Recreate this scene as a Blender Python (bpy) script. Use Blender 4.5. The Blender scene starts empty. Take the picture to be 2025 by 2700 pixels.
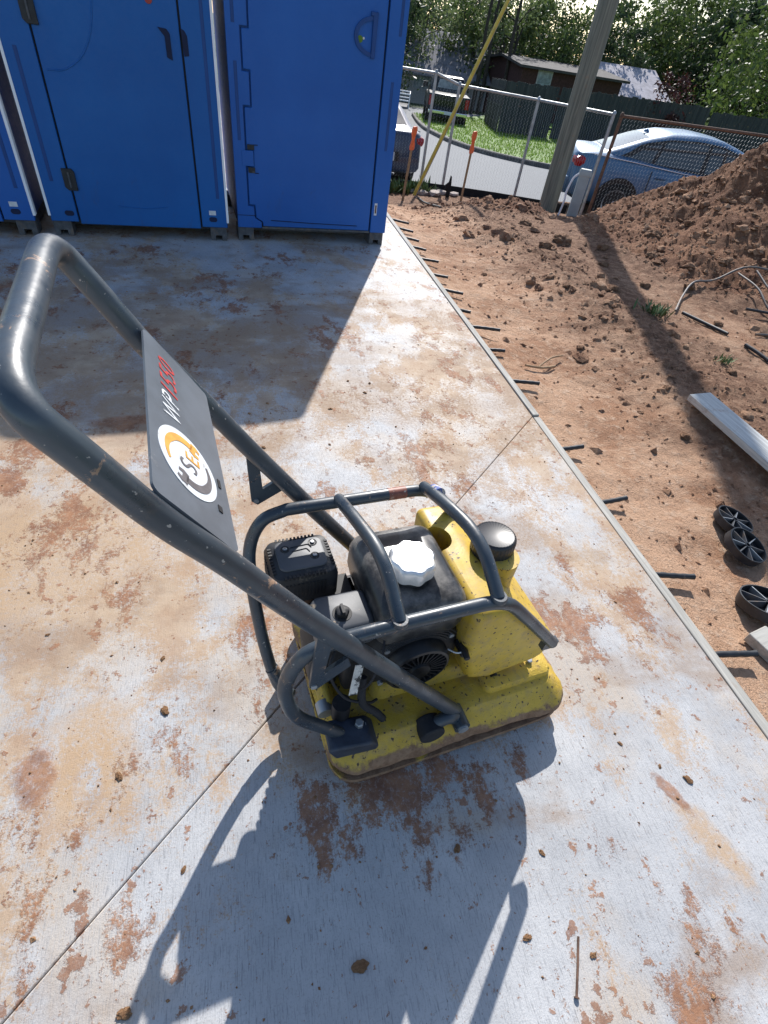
import bpy, bmesh, math, random
from mathutils import Vector, Matrix, noise
R = math.radians
random.seed(7)
scn = bpy.context.scene
col = scn.collection

# ------------------------------------------------------------------ camera, sky, sun, exposure
cd = bpy.data.cameras.new('camera'); cam = bpy.data.objects.new('camera', cd); col.objects.link(cam)
cd.sensor_fit = 'HORIZONTAL'; cd.sensor_width = 36; cd.lens = 24.0; cd.clip_start = .02; cd.clip_end = 2000
cam.matrix_world = Matrix(((.97157, .05552, -.23014, 0), (-.20439, .68723, -.69709, 0), (.11946, .72431, .67904, 1.37), (0, 0, 0, 1)))
scn.camera = cam
SUN_EL, SUN_AZ = 37.0, 19.5           # azimuth from +Y towards +X
w = bpy.data.worlds.new('World'); scn.world = w; w.use_nodes = True
nt = w.node_tree; bg = nt.nodes['Background']
sky = nt.nodes.new('ShaderNodeTexSky'); sky.sky_type = 'NISHITA'; sky.sun_disc = False
sky.sun_elevation = R(SUN_EL); sky.sun_rotation = R(SUN_AZ); sky.air_density = 1.0; sky.dust_density = .8; sky.ozone_density = 1.0
nt.links.new(sky.outputs[0], bg.inputs[0]); bg.inputs[1].default_value = .13
sl = bpy.data.lights.new('sun', 'SUN'); sl.energy = 4.8; sl.angle = R(.5); sl.color = (1, .965, .92)
so = bpy.data.objects.new('sun', sl); col.objects.link(so); so.location = (6, 16, 14)
sd = Vector((math.sin(R(SUN_AZ)) * math.cos(R(SUN_EL)), math.cos(R(SUN_AZ)) * math.cos(R(SUN_EL)), math.sin(R(SUN_EL))))
so.rotation_euler = sd.to_track_quat('Z', 'Y').to_euler()
scn.view_settings.view_transform = 'Standard'; scn.view_settings.look = 'None'
scn.view_settings.exposure = .40; scn.view_settings.gamma = 1.0
scn.render.resolution_x = 768; scn.render.resolution_y = 1024

# ------------------------------------------------------------------ materials
class NT:
    def __init__(s, name):
        s.m = bpy.data.materials.new(name); s.m.use_nodes = True; s.t = s.m.node_tree
        s.b = s.t.nodes['Principled BSDF']; s.tc = None
    def n(s, typ, **k):
        x = s.t.nodes.new('ShaderNode' + typ)
        for a, v in k.items(): setattr(x, a, v)
        return x
    def l(s, a, b): s.t.links.new(a, b)
    def co(s, scale=(1, 1, 1), rot=(0, 0, 0)):
        if not s.tc: s.tc = s.n('TexCoord')
        mp = s.n('Mapping'); s.l(s.tc.outputs['Object'], mp.inputs[0]); mp.inputs['Scale'].default_value = scale; mp.inputs['Rotation'].default_value = rot
        return mp.outputs[0]
    def noise(s, scale, detail=6, rough=.6, dist=0, cs=(1, 1, 1), rot=(0, 0, 0)):
        x = s.n('TexNoise'); s.l(s.co(cs, rot), x.inputs['Vector'])
        x.inputs['Scale'].default_value = scale; x.inputs['Detail'].default_value = detail; x.inputs['Roughness'].default_value = rough; x.inputs['Distortion'].default_value = dist
        return x.outputs[0]
    def ramp(s, v, a, b, lo=0., hi=1.):
        x = s.n('MapRange', interpolation_type='SMOOTHSTEP'); s.l(v, x.inputs[0])
        for i, q in zip((1, 2, 3, 4), (a, b, lo, hi)): x.inputs[i].default_value = q
        return x.outputs[0]
    def math(s, op, a, b=None, c=None):
        x = s.n('Math', operation=op)
        for i, q in enumerate((a, b, c)):
            if q is None: continue
            if isinstance(q, (int, float)): x.inputs[i].default_value = q
            else: s.l(q, x.inputs[i])
        return x.outputs[0]
    def mix(s, f, a, b):
        x = s.n('Mix', data_type='RGBA')
        for i, q in ((0, f), (6, a), (7, b)):
            if isinstance(q, (int, float)): x.inputs[i].default_value = q
            elif isinstance(q, tuple): x.inputs[i].default_value = (*q, 1)
            else: s.l(q, x.inputs[i])
        return x.outputs[2]
    def sep(s):
        x = s.n('SeparateXYZ'); s.l(s.co(), x.inputs[0]); return x.outputs
    def bump(s, h, strength=.3, dist=.01, prev=None):
        x = s.n('Bump'); s.l(h, x.inputs['Height']); x.inputs['Strength'].default_value = strength; x.inputs['Distance'].default_value = dist
        if prev: s.l(prev, x.inputs['Normal'])
        return x.outputs[0]
    def done(s, colr, rough=.6, metal=0., nrm=None, **kw):
        for nm, q in (('Base Color', colr), ('Roughness', rough), ('Metallic', metal)):
            if isinstance(q, tuple): s.b.inputs[nm].default_value = (*q, 1)
            elif isinstance(q, (int, float)): s.b.inputs[nm].default_value = q
            else: s.l(q, s.b.inputs[nm])
        if nrm: s.l(nrm, s.b.inputs['Normal'])
        for k, v in kw.items(): s.b.inputs[k].default_value = v
        return s.m

M = {}
def simple(name, c, rough=.6, metal=0., var=.25, scale=20., dust=None, dlo=.55, dhi=.7, bump=0, **kw):
    t = NT(name); a = tuple(x * (1 - var) for x in c); b = tuple(min(1, x * (1 + var)) for x in c)
    colr = t.mix(t.ramp(t.noise(scale, 5), .3, .7), a, b)
    nr = None
    if dust: colr = t.mix(t.ramp(t.noise(scale * .6, 9, .7), dlo, dhi), colr, dust)
    if bump: nr = t.bump(t.noise(scale * 3, 6), .4, bump)
    M[name] = t.done(colr, rough, metal, nr, **kw)

def m_concrete():
    t = NT('concrete')
    X, Y, Z = t.sep()
    c = t.mix(t.ramp(t.noise(3., 6, .65), .3, .7), (.38, .385, .395), (.53, .53, .53))
    broom = t.noise(1, 4, .7, 0, (330, 26, 1))          # broomed finish along the slab edge
    pits = t.noise(1, 4, .7, .3, (210, 95, 1))
    fine = t.noise(75, 5, .78); grit = t.noise(230, 3, .7)
    c = t.mix(t.ramp(broom, .50, .70, 0, .7), c, (.19, .19, .20))
    c = t.mix(t.ramp(grit, .50, .75, 0, .5), c, (.21, .20, .19))
    c = t.mix(t.ramp(t.math('ADD', pits, t.math('MULTIPLY', t.math('SUBTRACT', t.noise(5, 4, .6), .5), .35)), .64, .72, 0, .75), c, (.085, .07, .06))
    # thin tan film of dried mud, broken up by the surface texture
    reg = t.math('ADD', t.ramp(Y, .0, .9, -.085, .03), t.ramp(Y, 2.6, 4.4, 0., -.05))
    dx = t.math('MULTIPLY', t.math('SUBTRACT', X, .26), 1.); dy = t.math('MULTIPLY', t.math('SUBTRACT', Y, .36), 1.7)
    spot = t.ramp(t.math('SQRT', t.math('ADD', t.math('MULTIPLY', dx, dx), t.math('MULTIPLY', dy, dy))), .10, .42, .16, 0.)
    reg = t.math('ADD', reg, t.math('MULTIPLY', t.ramp(X, .55, -.6, 0., .03), t.ramp(Y, .3, .7)))
    big = t.math('MULTIPLY', t.math('SUBTRACT', t.noise(1.3, 3, .5, .2), .5), .5)
    film0 = t.math('ADD', t.math('ADD', t.noise(4.2, 8, .70, .15, (1, .62, 1), (0, 0, .5)), big), reg)
    brk = t.math('MULTIPLY', t.math('SUBTRACT', t.math('ADD', fine, t.math('MULTIPLY', grit, .6)), .8), .42)
    film = t.ramp(t.math('ADD', film0, brk), .482, .605)
    tan = t.mix(t.ramp(t.noise(6, 8, .72), .36, .64), (.40, .245, .135), (.50, .36, .23))
    soft = t.ramp(t.math('ADD', t.math('ADD', t.noise(2.4, 8, .6, .2), t.math('MULTIPLY', big, .7)), reg), .44, .62, 0, .60)
    c = t.mix(t.math('MULTIPLY', soft, t.ramp(broom, .62, .45, .55, 1.)), c, (.47, .365, .255))
    c = t.mix(t.math('MULTIPLY', film, .78), c, tan)
    # wet grey-brown clay wash
    c = t.mix(t.ramp(t.math('ADD', t.noise(2.1, 7, .66, .2, (.8, 1.2, 1)), t.math('ADD', t.math('MULTIPLY', reg, .5), t.math('MULTIPLY', t.ramp(Y, 1.5, 2.2, 0., .075), t.ramp(Y, 4.1, 3.3)))), .50, .65, 0, .66), c, (.29, .20, .135))
    # thick red-brown smears, splashes
    th0 = t.math('ADD', t.math('ADD', t.noise(7., 8, .72, .12, (1, .6, 1), (0, 0, .35)), t.math('MULTIPLY', t.math('SUBTRACT', t.noise(1.9, 2, .5), .5), .62)), t.math('ADD', t.math('ADD', t.math('MULTIPLY', reg, .45), spot), t.math('MULTIPLY', brk, .55)))
    th = t.ramp(th0, .575, .66)
    spl = t.ramp(t.math('ADD', t.noise(21, 6, .68, .1), t.math('MULTIPLY', t.math('SUBTRACT', t.noise(2.4, 2), .5), .40)), .618, .645)
    spl2 = t.ramp(t.noise(70, 5, .65, .1), .64, .668)
    def patch(cx, cy, rx, ry, rot, lo=.75, hi=1.15, ns=9., na=1.5):
        ca, sa = math.cos(rot), math.sin(rot); ax = t.math('SUBTRACT', X, cx); ay = t.math('SUBTRACT', Y, cy)
        u = t.math('DIVIDE', t.math('ADD', t.math('MULTIPLY', ax, ca), t.math('MULTIPLY', ay, sa)), rx); v = t.math('DIVIDE', t.math('SUBTRACT', t.math('MULTIPLY', ay, ca), t.math('MULTIPLY', ax, sa)), ry)
        d = t.math('ADD', t.math('SQRT', t.math('ADD', t.math('MULTIPLY', u, u), t.math('MULTIPLY', v, v))), t.math('MULTIPLY', t.math('SUBTRACT', t.noise(ns, 6, .7), .5), na))
        return t.ramp(d, hi, lo)
    ring = t.math('MULTIPLY', patch(-.43, .60, .10, .17, .2, .45, 1.35, 8, 2.4), t.math('SUBTRACT', 1., patch(-.436, .535, .036, .075, .2, .7, 1.1, 11, 1.2)))
    pud = t.math('MAXIMUM', ring, t.math('MAXIMUM', patch(1.05, .15, .045, .10, .45, .5, 1.3, 10, 2.4), patch(-.75, 1.28, .5, .28, .3, .5, 1.3, 4, 1.6)))
    c = t.mix(t.math('MULTIPLY', pud, t.ramp(fine, .28, .55, .25, .85)), c, (.46, .315, .19))
    rust = t.math('MAXIMUM', patch(-.558, .58, .05, .08, .3, .6, 1.1, 14, 1.4), t.math('MAXIMUM', patch(1.012, .28, .020, .07, .45, .6, 1.1, 22, 1.6), patch(-.56, 2.07, .15, .05, .15, .6, 1.1, 9, 1.4)))
    th = t.math('MAXIMUM', th, t.math('MULTIPLY', rust, .85))
    thick = t.math('MAXIMUM', t.math('MAXIMUM', th, t.math('MULTIPLY', spl, .9)), t.math('MULTIPLY', spl2, .8))
    brown = t.mix(t.ramp(t.noise(13, 8, .72), .36, .66), (.20, .085, .043), (.36, .175, .088))
    c = t.mix(t.math('MULTIPLY', thick, t.ramp(fine, .3, .52, .45, .95)), c, brown)
    h = t.math('ADD', t.math('MULTIPLY', broom, -.6), t.math('ADD', t.math('MULTIPLY', thick, .7), t.math('ADD', t.math('MULTIPLY', fine, .6), t.math('MULTIPLY', grit, .5))))
    M['concrete'] = t.done(c, t.math('ADD', t.math('MULTIPLY', film, .15), t.ramp(fine, .3, .7, .55, .75)), 0, t.bump(h, .45, .004))
m_concrete()

def m_dirt(name, lo, mid, hi, wet=False):
    t = NT(name)
    f1 = t.noise(2.2, 7, .72, .3); f2 = t.noise(16, 6, .75); f3 = t.noise(90, 4, .7)
    c = t.mix(t.ramp(f1, .40, .58), lo, mid)
    c = t.mix(t.ramp(f2, .50, .72), c, hi)
    if wet:                                   # moist, freshly turned soil between the slab strip and the heap
        X, Y, Z = t.sep()
        wob = t.math('MULTIPLY', t.math('SUBTRACT', t.noise(1.6, 7, .7, .3), .5), 1.9)
        k1 = t.ramp(t.math('ADD', X, wob), 2.1, 2.9); k2 = t.ramp(t.math('ADD', X, wob), 4.2, 3.3)
        far = t.ramp(t.math('ADD', t.math('ADD', X, t.math('MULTIPLY', Y, .35)), wob), 4.75, 5.5)
        dk = t.mix(t.ramp(f2, .42, .62), (.15, .076, .046), (.31, .18, .112))
        c = t.mix(t.math('MAXIMUM', t.math('MULTIPLY', t.math('MULTIPLY', k1, k2), .85), t.math('MULTIPLY', far, .9)), c, dk)
    c = t.mix(t.ramp(f3, .58, .76, 0, .75), c, tuple(x * .42 for x in lo))
    c = t.mix(t.ramp(t.noise(55, 3, .6), .67, .73, 0, .6), c, (.56, .47, .38))
    nr = t.bump(f3, .9, .012, t.bump(f2, 1., .04))
    M[name] = t.done(c, .92, 0, nr, **{'Specular IOR Level': .2})
m_dirt('dirt', (.43, .235, .138), (.61, .385, .25), (.69, .50, .36), True)
m_dirt('mound_dirt', (.165, .076, .043), (.275, .138, .078), (.42, .24, .145))
m_dirt('clod', (.27, .142, .085), (.46, .27, .165), (.56, .37, .245))
m_dirt('slab_mud', (.32, .165, .085), (.47, .27, .145), (.52, .34, .20))

def m_yellow(name, mudz=None):
    t = NT(name)
    c = t.mix(t.ramp(t.noise(9, 6), .3, .7), (.52, .335, .028), (.65, .445, .058))
    c = t.mix(t.ramp(t.noise(22, 10, .76), .44, .68, 0, .75), c, (.36, .25, .12))
    c = t.mix(t.ramp(t.noise(85, 3, .5), .635, .68), c, (.06, .035, .02))
    c = t.mix(t.ramp(t.noise(140, 2, .5, 0, (1, .25, 1)), .70, .74), c, (.03, .025, .02))
    rgh = t.ramp(t.noise(12, 4), .3, .7, .36, .6)
    nr = t.bump(t.noise(45, 8, .7), .15, .004)
    if mudz:
        X, Y, Z = t.sep()
        k = t.math('ADD', Z, t.math('MULTIPLY', t.math('SUBTRACT', t.noise(8, 10, .68, .3), .5), .12))
        mk = t.ramp(k, mudz + .006, mudz - .008)
        mud = t.mix(t.ramp(t.noise(30, 8, .75), .35, .65), (.19, .105, .060), (.33, .205, .125))
        c = t.mix(mk, c, mud); rgh = t.math('ADD', rgh, t.math('MULTIPLY', mk, .4))
        nr = t.bump(t.noise(60, 9, .75), .6, .008)
    M[name] = t.done(c, rgh, 0, nr)
m_yellow('yellow'); m_yellow('yellow_muddy', .100); m_yellow('yellow_lip', .048)

def m_tube():
    t = NT('tube_paint')
    c = t.mix(t.ramp(t.noise(8, 5), .3, .7), (.026, .037, .050), (.048, .064, .080))
    c = t.mix(t.ramp(t.noise(13, 9, .74), .57, .70, 0, .6), c, (.17, .115, .075))
    c = t.mix(t.ramp(t.noise(95, 3, .6), .68, .72), c, (.36, .33, .30))
    c = t.mix(t.ramp(t.noise(24, 8, .74, .6), .62, .66), c, (.30, .19, .125))
    M['tube_paint'] = t.done(c, t.ramp(t.noise(18, 6), .3, .7, .24, .50), .0, t.bump(t.noise(120, 5), .12, .002), **{'Specular IOR Level': .7})
m_tube()
simple('panel_paint', (.105, .122, .145), .42, 0, .15, 14, (.30, .29, .28), .62, .72)
simple('black_plastic', (.018, .018, .020), .42, 0, .3, 30, (.22, .17, .13), .60, .74)
simple('tank_black', (.020, .021, .023), .30, 0, .3, 9, (.25, .23, .21), .40, .66)
simple('cover_grey', (.085, .09, .10), .5, 0, .12, 12, (.46, .35, .24), .585, .615)
simple('engine_dark', (.016, .016, .018), .6, 0, .4, 30, (.09, .065, .045), .58, .78)
simple('guard_black', (.022, .023, .026), .5, 0, .3, 20, (.20, .16, .12), .58, .72)
simple('foot_paint', (.030, .040, .062), .5, 0, .3, 25, (.10, .08, .06), .55, .75)
simple('rubber', (.016, .017, .022), .75, 0, .2, 30, (.09, .07, .05), .6, .75)
simple('steel', (.55, .55, .55), .28, 1., .2, 40)
simple('chrome', (.86, .87, .89), .16, 1., .05, 20)
simple('bright_cap', (.92, .92, .92), .38, .4, .02, 20)
simple('cap_black', (.022, .022, .026), .38, 0, .2, 10, (.16, .10, .08), .56, .72)
simple('zinc', (.36, .38, .40), .5, .6, .2, 10)
simple('white_plastic', (.84, .86, .90), .6, 0, .06, 5)
simple('tag_paper', (.62, .60, .56), .7, 0, .2, 60, (.05, .05, .05), .56, .60)
simple('sticker_white', (.66, .69, .72), .5, 0, .08, 30, (.34, .31, .29), .58, .66)
simple('sticker_grey', (.13, .12, .125), .5, 0, .2, 60); simple('sticker_orange', (.74, .36, .07), .5, 0, .15, 60, (.75, .66, .5), .60, .66)
simple('letter_red', (.50, .035, .03), .55, 0, .2, 60, (.16, .15, .16), .56, .60); simple('letter_white', (.66, .68, .70), .55, 0, .1, 60, (.15, .16, .17), .56, .60)
simple('decal_blue', (.10, .14, .36), .5, 0, .2, 90, (.55, .5, .45), .5, .55); simple('decal_red', (.26, .09, .06), .5, 0, .2, 90, (.6, .5, .4), .58, .62)
def m_potty(name, a, b):
    t = NT(name)
    c = t.mix(t.ramp(t.noise(1.6, 5), .3, .7), a, b)
    X, Y, Z = t.sep()
    dk = t.math('MULTIPLY', t.ramp(t.noise(14, 9, .75, .6, (1, 1, .35)), .56, .74), t.ramp(Z, .7, .1))
    c = t.mix(t.math('MULTIPLY', dk, .5), c, (.05, .055, .06))
    c = t.mix(t.ramp(t.noise(9, 10, .8, 2.), .73, .76, 0, .35), c, (.25, .36, .5))
    M[name] = t.done(c, t.ramp(t.noise(60, 4), .3, .7, .42, .58), 0, t.bump(t.noise(220, 3), .15, .002), **{'Specular IOR Level': .35})
m_potty('potty_blue', (.003, .094, .345), (.006, .115, .39))
m_potty('potty_blue_b', (.010, .096, .38), (.015, .116, .43))
simple('potty_groove', (.003, .052, .22), .6, 0, .1, 5)
simple('rod_steel', (.115, .105, .10), .6, .0, .3, 20, (.22, .14, .09), .5, .65)
simple('seam_dark', (.004, .012, .05), .8, 0, .2, 10)
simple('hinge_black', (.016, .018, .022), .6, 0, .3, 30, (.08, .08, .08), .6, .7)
simple('skid_grey', (.085, .09, .10), .8, 0, .3, 25, (.16, .12, .09), .5, .7)
simple('roof_grey', (.55, .57, .6), .6)
simple('tape_orange', (.85, .15, .04), .5, 0, .15, 30)
simple('stake_wood', (.34, .22, .12), .8, 0, .3, 20)
def m_wood(name, a, b, sx=(1, 1, 1), sc=1.):
    t = NT(name)
    g = t.noise(sc, 6, .7, .6, sx)
    c = t.mix(t.ramp(g, .3, .7), a, b)
    c = t.mix(t.ramp(t.noise(9, 7, .7), .58, .74, 0, .7), c, (.30, .17, .10))
    M[name] = t.done(c, .85, 0, t.bump(g, .4, .004))
m_wood('form_wood', (.30, .29, .26), (.50, .48, .43), (60, 3, 60))
m_wood('plank_wood', (.42, .42, .40), (.66, .66, .63), (3, 70, 70))
m_wood('pole_wood', (.11, .12, .10), (.26, .265, .215), (22, 22, .8))
m_wood('fence_wood', (.020, .026, .030), (.055, .060, .062), (9, 9, .6))
simple('dowel_black', (.020, .022, .026), .5, 0, .3, 40, (.16, .12, .09), .62, .72)
simple('rusty', (.13, .07, .045), .75, 0, .4, 30)
simple('guy_yellow', (.55, .42, .06), .5, 0, .15, 8, (.30, .25, .12), .5, .8)
simple('pvc_grey', (.34, .38, .37), .5, 0, .1, 8, (.25, .2, .15), .6, .75)
simple('silt_black', (.012, .012, .013), .9, 0, .2, 20)
simple('asphalt', (.15, .16, .175), .85, 0, .2, 30, (.19, .185, .185), .55, .7, .006)
simple('curb_dark', (.11, .105, .10), .85, 0, .35, 6)
simple('grass', (.105, .195, .022), .85, 0, .25, 3, (.15, .22, .035), .5, .62)
simple('weed', (.10, .15, .05), .7, 0, .4, 6)
simple('far_ground', (.05, .08, .02), .9, 0, .4, .4)
def m_leaf(name, a, b, tr=.35):
    t = NT(name)
    oi = t.n('ObjectInfo')
    c = t.mix(t.ramp(t.noise(1.1, 4), .3, .7), a, b)
    d = t.n('BsdfTranslucent'); t.l(c, d.inputs[0]); mx = t.n('MixShader'); mx.inputs[0].default_value = tr
    t.done(c, .55); out = t.t.nodes['Material Output']
    t.l(t.b.outputs[0], mx.inputs[1]); t.l(d.outputs[0], mx.inputs[2]); t.l(mx.outputs[0], out.inputs[0])
    M[name] = t.m
m_leaf('grass_blade', (.11, .20, .022), (.15, .24, .035), .5); m_leaf('leaf_mid', (.045, .085, .020), (.12, .16, .045)); m_leaf('leaf_pale', (.10, .15, .05), (.19, .23, .10)); m_leaf('leaf_dark', (.018, .038, .014), (.05, .08, .03)); m_leaf('leaf_red', (.055, .016, .018), (.10, .030, .028), .2)
simple('bark', (.045, .038, .030), .95, 0, .4, 6)
def paint(name, c, metal=.3, rough=.3): 
    simple(name, c, rough, metal, .06, 6, **{'Coat Weight': .35, 'Coat Roughness': .12})
paint('car_blue', (.055, .145, .27), .2, .34); paint('car_dark', (.050, .062, .10)); paint('car_white', (.70, .72, .76), 0); paint('truck_black', (.014, .015, .018))
simple('glass', (.035, .045, .050), .06, 0, .2, 3, **{'Specular IOR Level': .8})
simple('glass_pale', (.26, .31, .33), .08, 0, .3, 6)
simple('tyre', (.015, .015, .016), .85, 0, .2, 20)
simple('rim', (.50, .51, .53), .35, .7, .1, 10)
simple('lamp_red', (.34, .012, .018), .2, 0, .2, 20)
simple('lamp_clear', (.6, .6, .62), .2)
simple('trim_black', (.012, .012, .014), .5)
simple('plate_white', (.62, .64, .66), .5, 0, .1, 40)
simple('brick_far', (.060, .026, .024), .9, 0, .3, 8); simple('siding', (.36, .36, .36), .8); simple('shingle', (.20, .20, .23), .9, 0, .25, 3); simple('shingle_dark', (.06, .055, .055), .9, 0, .3, 3); simple('shingle_pale', (.42, .40, .44), .9, 0, .2, 3)

# ------------------------------------------------------------------ mesh helpers
class MB:
    def __init__(s): s.v = []; s.f = []
    def add(s, vs, fs, mx=None):
        o = len(s.v)
        s.v += [tuple(mx @ Vector(p)) if mx else tuple(p) for p in vs]; s.f += [tuple(i + o for i in q) for q in fs]; return s
    def box(s, x0, x1, y0, y1, z0, z1, mx=None):
        return s.add([(x0, y0, z0), (x1, y0, z0), (x1, y1, z0), (x0, y1, z0), (x0, y0, z1), (x1, y0, z1), (x1, y1, z1), (x0, y1, z1)],
                     [(0, 3, 2, 1), (4, 5, 6, 7), (0, 1, 5, 4), (1, 2, 6, 5), (2, 3, 7, 6), (3, 0, 4, 7)], mx)
    def loft(s, rings, closed=True, cap0=True, cap1=True, mx=None):
        n = len(rings[0]); vs = [p for r in rings for p in r]; fs = []
        for i in range(len(rings) - 1):
            for j in range(n if closed else n - 1):
                k = (j + 1) % n; fs.append((i * n + j, i * n + k, (i + 1) * n + k, (i + 1) * n + j))
        if cap0: fs.append(tuple(range(n - 1, -1, -1)))
        if cap1: fs.append(tuple((len(rings) - 1) * n + j for j in range(n)))
        return s.add(vs, fs, mx)
    def cyl(s, p0, p1, r0, r1=None, n=16):
        return s.tube([p0, p1], r0, n, r1)
    def tube(s, pts, r, n=12, r1=None, caps=True):
        pts = [Vector(p) for p in pts]; rings = []; m = len(pts)
        up = None
        for i, p in enumerate(pts):
            d = (pts[min(i + 1, m - 1)] - pts[max(i - 1, 0)]).normalized()
            if up is None:
                up = Vector((0, 0, 1)) if abs(d.z) < .9 else Vector((1, 0, 0))
            up = (up - d * up.dot(d)).normalized(); sd_ = d.cross(up)
            rr = r[i] if isinstance(r, (list, tuple)) else (r if r1 is None else r + (r1 - r) * i / (m - 1))
            rings.append([p + (up * math.cos(a) + sd_ * math.sin(a)) * rr for a in [2 * math.pi * k / n for k in range(n)]])
        return s.loft(rings, True, caps, caps)
    def lathe(s, prof, n=32, mx=None, lobes=0, amp=0):
        rings = [[(r * (1 + (amp * math.cos(lobes * 2 * math.pi * k / n) if lobes else 0)) * math.cos(2 * math.pi * k / n), r * (1 + (amp * math.cos(lobes * 2 * math.pi * k / n) if lobes else 0)) * math.sin(2 * math.pi * k / n), z) for k in range(n)] for r, z in prof]
        return s.loft(rings, mx=mx)
    def prism(s, poly, h0, h1, axis='y', mx=None):
        def pt(a, b, h): return (a, h, b) if axis == 'y' else ((a, b, h) if axis == 'z' else (h, a, b))
        n = len(poly)
        return s.add([pt(a, b, h0) for a, b in poly] + [pt(a, b, h1) for a, b in poly],
                     [tuple(range(n)), tuple(range(2 * n - 1, n - 1, -1))] + [(i, i + n, (i + 1) % n + n, (i + 1) % n) for i in range(n)], mx)
    def mesh(s, name, mat, smooth=None):
        me = bpy.data.meshes.new(name); me.from_pydata(s.v, [], s.f)
        bm = bmesh.new(); bm.from_mesh(me); bmesh.ops.recalc_face_normals(bm, faces=bm.faces); bm.to_mesh(me); bm.free()
        me.materials.append(M[mat])
        if smooth is not None:
            me.shade_smooth(); me.set_sharp_from_angle(angle=R(smooth))
        return me
    def build(s, name, mat, parent=None, smooth=None, bevel=0, seg=2, mx=None):
        o = bpy.data.objects.new(name, s.mesh(name, mat, smooth)); col.objects.link(o)
        if mx: o.matrix_world = mx
        if parent: o.parent = parent
        if bevel:
            b = o.modifiers.new('bevel', 'BEVEL'); b.width = bevel; b.segments = seg; b.limit_method = 'ANGLE'; b.angle_limit = R(35)
            if smooth is None: o.data.shade_smooth(); o.data.set_sharp_from_angle(angle=R(50))
        return o
def tag(o, label=None, cat=None, group=None, kind=None):
    for k, v in (('label', label), ('category', cat), ('group', group), ('kind', kind)):
        if v: o[k] = v
    return o
def empty(name, loc=(0, 0, 0), rz=0.):
    o = bpy.data.objects.new(name, None); col.objects.link(o); o.location = loc; o.rotation_euler = (0, 0, rz); o.empty_display_size = .1; return o
def link(name, me, parent=None, loc=(0, 0, 0), rot=(0, 0, 0), sc=(1, 1, 1)):
    o = bpy.data.objects.new(name, me); col.objects.link(o); o.location = loc; o.rotation_euler = rot; o.scale = sc
    if parent: o.parent = parent
    return o
def copy_tree(o, parent=None):
    c = o.copy(); col.objects.link(c); c.parent = parent
    for ch in list(o.children): copy_tree(ch, c)
    return c
def rrect(cx, cy, hx, hy, r, z, n=6):
    r = min(r, hx, hy); out = []
    for sx, sy, a0 in ((1, 1, 0), (-1, 1, 90), (-1, -1, 180), (1, -1, 270)):
        for k in range(n + 1):
            a = R(a0 + 90 * k / n); out.append((cx + sx * (hx - r) + r * math.cos(a), cy + sy * (hy - r) + r * math.sin(a), z))
    return out
def fillet(pts, rad, n=6):
    pts = [Vector(p) for p in pts]; out = [pts[0]]
    for i in range(1, len(pts) - 1):
        a, p, b = pts[i - 1], pts[i], pts[i + 1]; rr = rad[i - 1] if isinstance(rad, (list, tuple)) else rad
        d0 = min(rr, (a - p).length * .49); d1 = min(rr, (b - p).length * .49)
        q0 = p + (a - p).normalized() * d0; q1 = p + (b - p).normalized() * d1
        for k in range(n + 1):
            t = k / n; out.append(q0 * (1 - t) ** 2 + p * 2 * t * (1 - t) + q1 * t * t)
    return out + [pts[-1]]
def catmull(pts, n=6):
    P = [Vector(p) for p in pts]; P = [P[0] * 2 - P[1]] + P + [P[-1] * 2 - P[-2]]; out = []
    for i in range(1, len(P) - 2):
        for k in range(n):
            t = k / n; a, b, c, d = P[i - 1:i + 3]
            out.append(.5 * ((2 * b) + (c - a) * t + (2 * a - 5 * b + 4 * c - d) * t * t + (3 * b - a - 3 * c + d) * t ** 3))
    return out + [P[-2]]
def fbm(x, y, z=0., o=5, l=2.1, g=.55):
    s = 0.; a = 1.; t = 0.
    for i in range(o):
        s += a * noise.noise((x, y, z + i * 7.3)); t += a; a *= g; x *= l; y *= l
    return s / t
def sst(a, b, x):
    t = max(0., min(1., (x - a) / (b - a))); return t * t * (3 - 2 * t)

# ------------------------------------------------------------------ terrain functions (metres; slab top is z = 0)
def tz(x, y):                                   # street side plane, falling gently away
    y = min(y, 46.); return -.88 + .013 * (min(x, 40) - 7.4) - .036 * (y - 11.1)
RIDGE = [(3.06, 8.53, -.40), (3.24, 8.37, -.36), (3.68, 7.95, -.17), (3.99, 7.66, -.15), (4.24, 7.43, -.27), (4.45, 7.23, -.25), (4.71, 6.99, .03), (4.86, 6.85, .15),
         (5.12, 6.61, .34), (5.27, 6.47, .48), (5.47, 6.28, .58), (5.57, 6.19, .70), (5.67, 6.10, .86), (5.80, 5.97, .95), (6.2, 5.6, 1.05), (6.8, 5.0, 1.1), (7.6, 4.2, .9)]
def base_z(x, y):
    yb = 10.6 - .85 * sst(5.6, 7., x)
    b = -.085 - .60 * sst(5.6, yb, y) - (.20 - .12 * sst(5.4, 6.4, x)) * sst(yb, yb + .5, y)
    b -= .05 * sst(1.45, 1.9, x) * (1 - sst(2.2, 3.0, x))
    return b
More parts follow.
